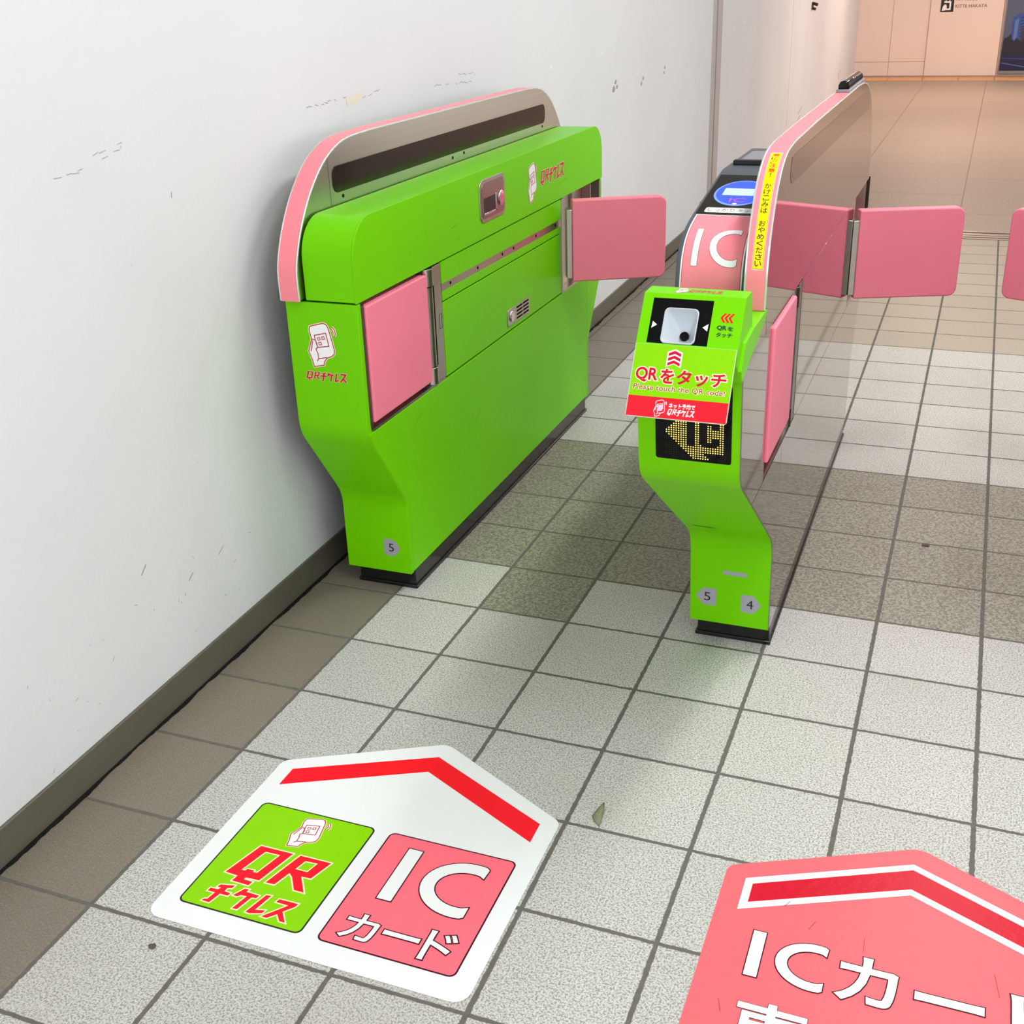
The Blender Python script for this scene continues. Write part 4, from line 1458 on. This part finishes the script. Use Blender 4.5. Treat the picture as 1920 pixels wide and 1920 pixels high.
letters_IC(a, 0.5895, 0.2250, 0.7930, 0.3930, WHITES, 6, edge=0.0028, em=DKP, iw=0.170, gap=0.355, th=0.195)
for s_, b in (('カ', (0.5575, 0.098, 0.6365, 0.172)), ('ー', (0.650, 0.1335, 0.7345, 0.1465)), ('ド', (0.746, 0.096, 0.8120, 0.180))):
    a.text(s_, *b, WHITES, 6, bold=0.012, outline=0.028, om=DKP)
o = a.build('floor_sticker', None, lambda u, v, h: (u, v, 0.0006 + h), gap=0.00025)
tag(o, 'white house-shaped floor sticker with a lime square and a pink IC square', 'sticker')

a = Art()
outl = fillet([(1.292, -0.30), (2.090, -0.30), (2.090, 0.580), (1.690, 0.773), (1.292, 0.580)], [0.035, 0.035, 0.03, 0.045, 0.03], 6)
a.poly(outl, PINKM, 1)
a.poly([(1.337, 0.451), (1.680, 0.613), (2.043, 0.451), (2.043, 0.551), (1.680, 0.715), (1.337, 0.551)], WHITES, 2)
a.poly([(1.3545, 0.479), (1.680, 0.632), (2.0255, 0.479), (2.0255, 0.538), (1.680, 0.6955), (1.3545, 0.538)], REDM, 3)
letters_IC(a, 1.3830, 0.2760, 1.5360, 0.4015, WHITES, 6, edge=0.0024, em=DKP, iw=0.172, gap=0.355, th=0.185)
for s_, b in (('カ', (1.5580, 0.276, 1.6740, 0.400)), ('ー', (1.7060, 0.323, 1.8335, 0.3450)), ('ド', (1.880, 0.276, 1.985, 0.399)),
              ('専', (1.3840, 0.080, 1.5240, 0.2180)), ('用', (1.5550, 0.080, 1.6800, 0.2080))):
    a.text(s_, *b, WHITES, 6, bold=0.020, outline=0.008 if s_ in '専用' else 0.016, om=DKP)
for (x, y, dx, dy) in ((1.50, 0.47, -0.012, -0.03), (1.60, 0.455, 0.002, -0.04), (1.85, 0.44, 0.01, -0.06), (1.36, 0.17, -0.01, 0.03), (1.44, 0.51, -0.01, -0.02)):
    a.line([(x, y), (x + dx, y + dy)], 0.0012, REDL, 4)
o = a.build('floor_sticker', None, lambda u, v, h: (u, v, 0.0006 + h), gap=0.00025)
tag(o, 'pink floor sticker with a crimson chevron in the bottom right corner', 'sticker')

# ================================================================ SMALL THINGS
bm = bmesh.new()
lf = [(0.015, -0.039, 0.001), (0.013, -0.010, 0.003), (0.010, 0.018, 0.005), (0.003, 0.040, 0.012), (-0.006, 0.012, 0.010), (-0.013, -0.009, 0.003), (-0.002, -0.026, 0.002)]
ridge = [bm.verts.new(p) for p in ((0.007, -0.024, 0.006), (0.003, -0.004, 0.011), (0.003, 0.018, 0.013))]
vs = [bm.verts.new(p) for p in lf]
for f in ((vs[0], vs[1], ridge[0]), (vs[1], ridge[1], ridge[0]), (vs[1], vs[2], ridge[1]), (vs[2], ridge[2], ridge[1]), (vs[2], vs[3], ridge[2]),
          (vs[3], vs[4], ridge[2]), (vs[4], ridge[1], ridge[2]), (vs[4], vs[5], ridge[1]), (vs[5], ridge[0], ridge[1]), (vs[5], vs[6], ridge[0]), (vs[6], vs[0], ridge[0])):
    bm.faces.new(f)
leaf = link('leaf', bm, LEAFM, angle=60)
md = leaf.modifiers.new('thickness', 'SOLIDIFY'); md.thickness = 0.0006
leaf.location = (0.966, 0.648, 0.0008)
tag(leaf, 'small dry grey-green leaf lying on the floor tiles', 'leaf')

for nm, x, y, s_, lab in (('litter', 0.208, 0.0 - 0.058, 0.007, 'tiny brown crumb on the tile left of the white sticker'),
                          ('litter', 1.607, 2.385, 0.010, 'tiny dark scrap on the tiles right of the stainless gate')):
    bm = bmesh.new()
    bmesh.ops.create_icosphere(bm, subdivisions=2, radius=s_)
    for v in bm.verts:
        v.co.x *= 1.3; v.co.z *= 0.3
        v.co += Vector((random.uniform(-1, 1), random.uniform(-1, 1), 0)) * s_ * 0.25
    o = link(nm, bm, mat('brown_crumb', (88, 76, 62), rough=0.8))
    o.location = (x, y, s_ * 0.25)
    tag(o, lab, 'litter')

# marks on the near wall
def wallf(u, v, h):
    return (wallx(u) + 0.0004 + h, u, v)


a = Art()
a.poly([(2.016, 1.470), (2.122, 1.482), (2.118, 1.506), (2.012, 1.494)], TAPE, 1)
a.build('tape_residue', wall, wallf)


def scribble(art, pts, wd, m, jitter=0.004):
    for k in range(len(pts) - 1):
        (x0, z0), (x1, z1) = pts[k], pts[k + 1]
        n = max(2, int(hypot(x1 - x0, z1 - z0) / 0.02))
        for q in range(n):
            if random.random() < 0.45:
                continue
            x = x0 + (x1 - x0) * q / n; z = z0 + (z1 - z0) * q / n
            art.line([(x + random.uniform(-jitter, jitter), z + random.uniform(-jitter, jitter)),
                      (x + (x1 - x0) / n + random.uniform(-jitter, jitter), z + (z1 - z0) / n + random.uniform(-jitter, jitter))], wd, m, 1)


a = Art()
scribble(a, [(1.75, 1.492), (2.01, 1.498)], 0.0018, SCUFF)
scribble(a, [(1.75, 1.485), (2.0, 1.488)], 0.0014, PAINTW)
scribble(a, [(2.13, 1.486), (2.26, 1.500)], 0.0018, SCUFF)
scribble(a, [(2.70, 1.476), (3.10, 1.462)], 0.0020, SCUFF)
scribble(a, [(2.95, 1.498), (3.12, 1.490), (3.13, 1.465)], 0.0016, SCUFF)
scribble(a, [(0.62, 1.452), (0.72, 1.458), (0.86, 1.470)], 0.0014, SCUFF)
scribble(a, [(0.76, 1.486), (0.87, 1.500), (0.86, 1.485), (0.79, 1.474)], 0.0014, SCUFF)
scribble(a, [(0.80, 1.215), (0.83, 1.222), (0.84, 1.20)], 0.0014, TAPEW)
a.line([(0.85, 0.33), (0.875, 0.345)], 0.002, SCUFFD, 1)
a.line([(0.665, 0.44), (0.69, 0.46)], 0.002, SCUFFD, 1)
a.line([(1.00, 0.34), (1.03, 0.355)], 0.002, SCUFF, 1)
a.line([(1.03, 1.345), (1.032, 1.36)], 0.002, SCUFF, 1)
for _ in range(34):
    y = random.uniform(0.0, 1.3); z = random.uniform(0.13, 0.45) ** 1.2 + 0.02
    z = max(0.11, z)
    a.line([(y, z), (y + random.uniform(-.012, .012), z + random.uniform(-.006, .01))], random.uniform(.0008, .0018), SCUFF, 1)
a.build('scuff_mark', wall, wallf)
a = Art()
for (y, z, s_, m_) in ((5.22, 1.29, 0.022, SCUFF), (5.18, 1.255, 0.03, SCUFF), (5.25, 1.262, 0.02, SCUFF), (5.84, 1.262, 0.02, SCUFF), (5.80, 1.235, 0.02, SCUFF), (6.40, 1.285, 0.018, SCUFF), (6.38, 1.255, 0.014, SCUFFD), (4.08, 1.45, 0.018, PAINTW), (4.95, 1.46, 0.012, PAINTW), (5.7, 1.30, 0.015, PAINTW)):
    a.poly([(y - s_, z - s_ * .5), (y + s_ * .6, z - s_ * .6), (y + s_, z + s_ * .1), (y + s_ * .3, z + s_ * .6), (y - s_ * .5, z + s_ * .3)], m_, 1)
a.build('paint_chip', wall, wallf)

# marks and small hook on the far stretch of the wall
def w2f(u, v, h):
    t = (u - P0.y) / dW.y
    x, y = wfar(t, 0.0006 + h)
    return (x, y, v)


a = Art()
for (y, z, s_) in ((10.0, 1.36, 0.02), (9.7, 1.38, 0.012), (9.4, 1.45, 0.02), (11.0, 1.4, 0.02)):
    a.poly([(y - s_ * 2, z - s_ * .5), (y + s_ * 2, z - s_ * .3), (y + s_, z + s_ * .5), (y - s_, z + s_ * .3)], PAINTW, 1)
for (y, z, s_) in ((14.1, 0.25, 0.05), (14.0, 0.16, 0.04), (19.5, 0.30, 0.05), (19.4, 0.24, 0.04)):
    a.line([(y - s_ * 3, z - s_ * .6), (y + s_ * 3, z + s_ * .6)], 0.015, SCUFF, 1)
a.build('scuff_mark', w2, w2f)
bm = bmesh.new()
hx, hy = wfar((14.68 - P0.y) / dW.y)
box(bm, hx - 0.004, hx + 0.012, hy - 0.07, hy + 0.07, 1.385, 1.475)
cyl(bm, (hx + 0.012, hy, 1.46), (hx + 0.07, hy, 1.44), 0.018, 12)
cyl(bm, (hx + 0.012, hy, 1.40), (hx + 0.05, hy, 1.39), 0.016, 12)
o = link('wall_catch', bm, mat('dark_bronze', (70, 58, 48), rough=0.4, metal=0.7), bevel=0.003)
tag(o, 'small dark metal catch fixed high on the far stretch of left wall', 'door catch')

# wall sign on the far wall: pictogram and lettering
a = Art()
YF = YB - 0.0305
a.rect(0.563, 1.085, 0.783, 1.318, BLKP, 1)
a.poly([(0.625, 1.115), (0.735, 1.115), (0.735, 1.262), (0.615, 1.262), (0.615, 1.235), (0.708, 1.235), (0.708, 1.142), (0.650, 1.142)], WHITEF, 2)
a.poly([(0.588, 1.100), (0.650, 1.112), (0.668, 1.165), (0.655, 1.205), (0.625, 1.210), (0.600, 1.175), (0.592, 1.140)], WHITEF, 3)
a.line([(0.64, 1.262), (0.65, 1.295), (0.70, 1.295), (0.71, 1.262)], 0.012, WHITEF, 2)
ws = empty('wall_sign', (0.95, YF, 1.2), 'black pictogram and KITTE HAKATA lettering on the far beige wall', 'sign')
fs = lambda u, v, h: (u - 0.95, -h, v - 1.2)
a.build('pictogram', ws, fs, gap=0.001)
LETT = mat('brown_grey_print', (120, 92, 88), rough=0.5)
a = Art()
a.text('KITTE HAKATA', 0.812, 1.150, 1.345, 1.203, LETT, 1, bold=0.012)
a.build('lettering', ws, fs, gap=0.001)
a = Art()
a.text('KITTE博多', 0.812, 1.262, 1.215, 1.338, LETT, 1, bold=0.012)
a.build('lettering', ws, fs, gap=0.001)

# framed poster, right edge of the far wall
po = empty('poster', (0, 0, 0), 'large blue dusk city poster at the right end of the far wall', 'poster')
bm = bmesh.new()
box(bm, 1.655, 3.90, YB - 0.05, YB + 0.0, 0.035, 2.50)
link('frame', bm, STEELR, po, bevel=0.004)
a = Art()
a.rect(1.675, 0.085, 3.88, 2.48, mat('dusk_sky_print', (92, 98, 122), rough=0.15, spec=0.3), 1)
NAVY = mat('navy_print', (22, 28, 66), rough=0.15); GLS = mat('glass_tower_print', (52, 78, 150), rough=0.15); GL2 = mat('pale_glass_print', (92, 118, 178), rough=0.15)
DKT = mat('dark_trees_print', (34, 32, 44), rough=0.15)
a.rect(1.675, 0.085, 3.88, 0.44, NAVY, 2)
a.poly([(1.79, 0.44), (1.80, 0.98), (1.92, 1.05), (2.05, 1.02), (2.45, 1.12), (2.45, 0.44)], GLS, 2)
a.poly([(1.84, 0.60), (1.84, 0.92), (1.90, 0.96), (1.90, 0.60)], GL2, 3)
a.poly([(2.0, 0.5), (2.0, 0.98), (2.06, 1.0), (2.06, 0.5)], GL2, 3)
for k in range(7):
    a.line([(1.93, 0.66 + k * 0.05), (2.44, 0.72 + k * 0.058)], 0.01, NAVY, 3)
random.seed(3)
for k in range(60):
    x = 1.70 + k * 0.036
    h_ = random.uniform(0.02, 0.14) + (0.10 if k % 9 < 4 else 0)
    a.disc(x + 0.02, 0.42 + h_ * 0.6, random.uniform(0.03, 0.05), 0.05 + h_ * 0.6, DKT, 4, n=10)
a.rect(1.96, 0.40, 2.12, 0.80, mat('brown_tower_print', (62, 54, 66), rough=0.15), 3)
a.line([(1.70, 0.22), (2.2, 0.13)], 0.012, GL2, 3)
a.line([(1.70, 0.30), (2.4, 0.27)], 0.010, GLS, 3)
a.build('print', po, lambda u, v, h: (u, YB - 0.0505 - h, v), gap=0.001)
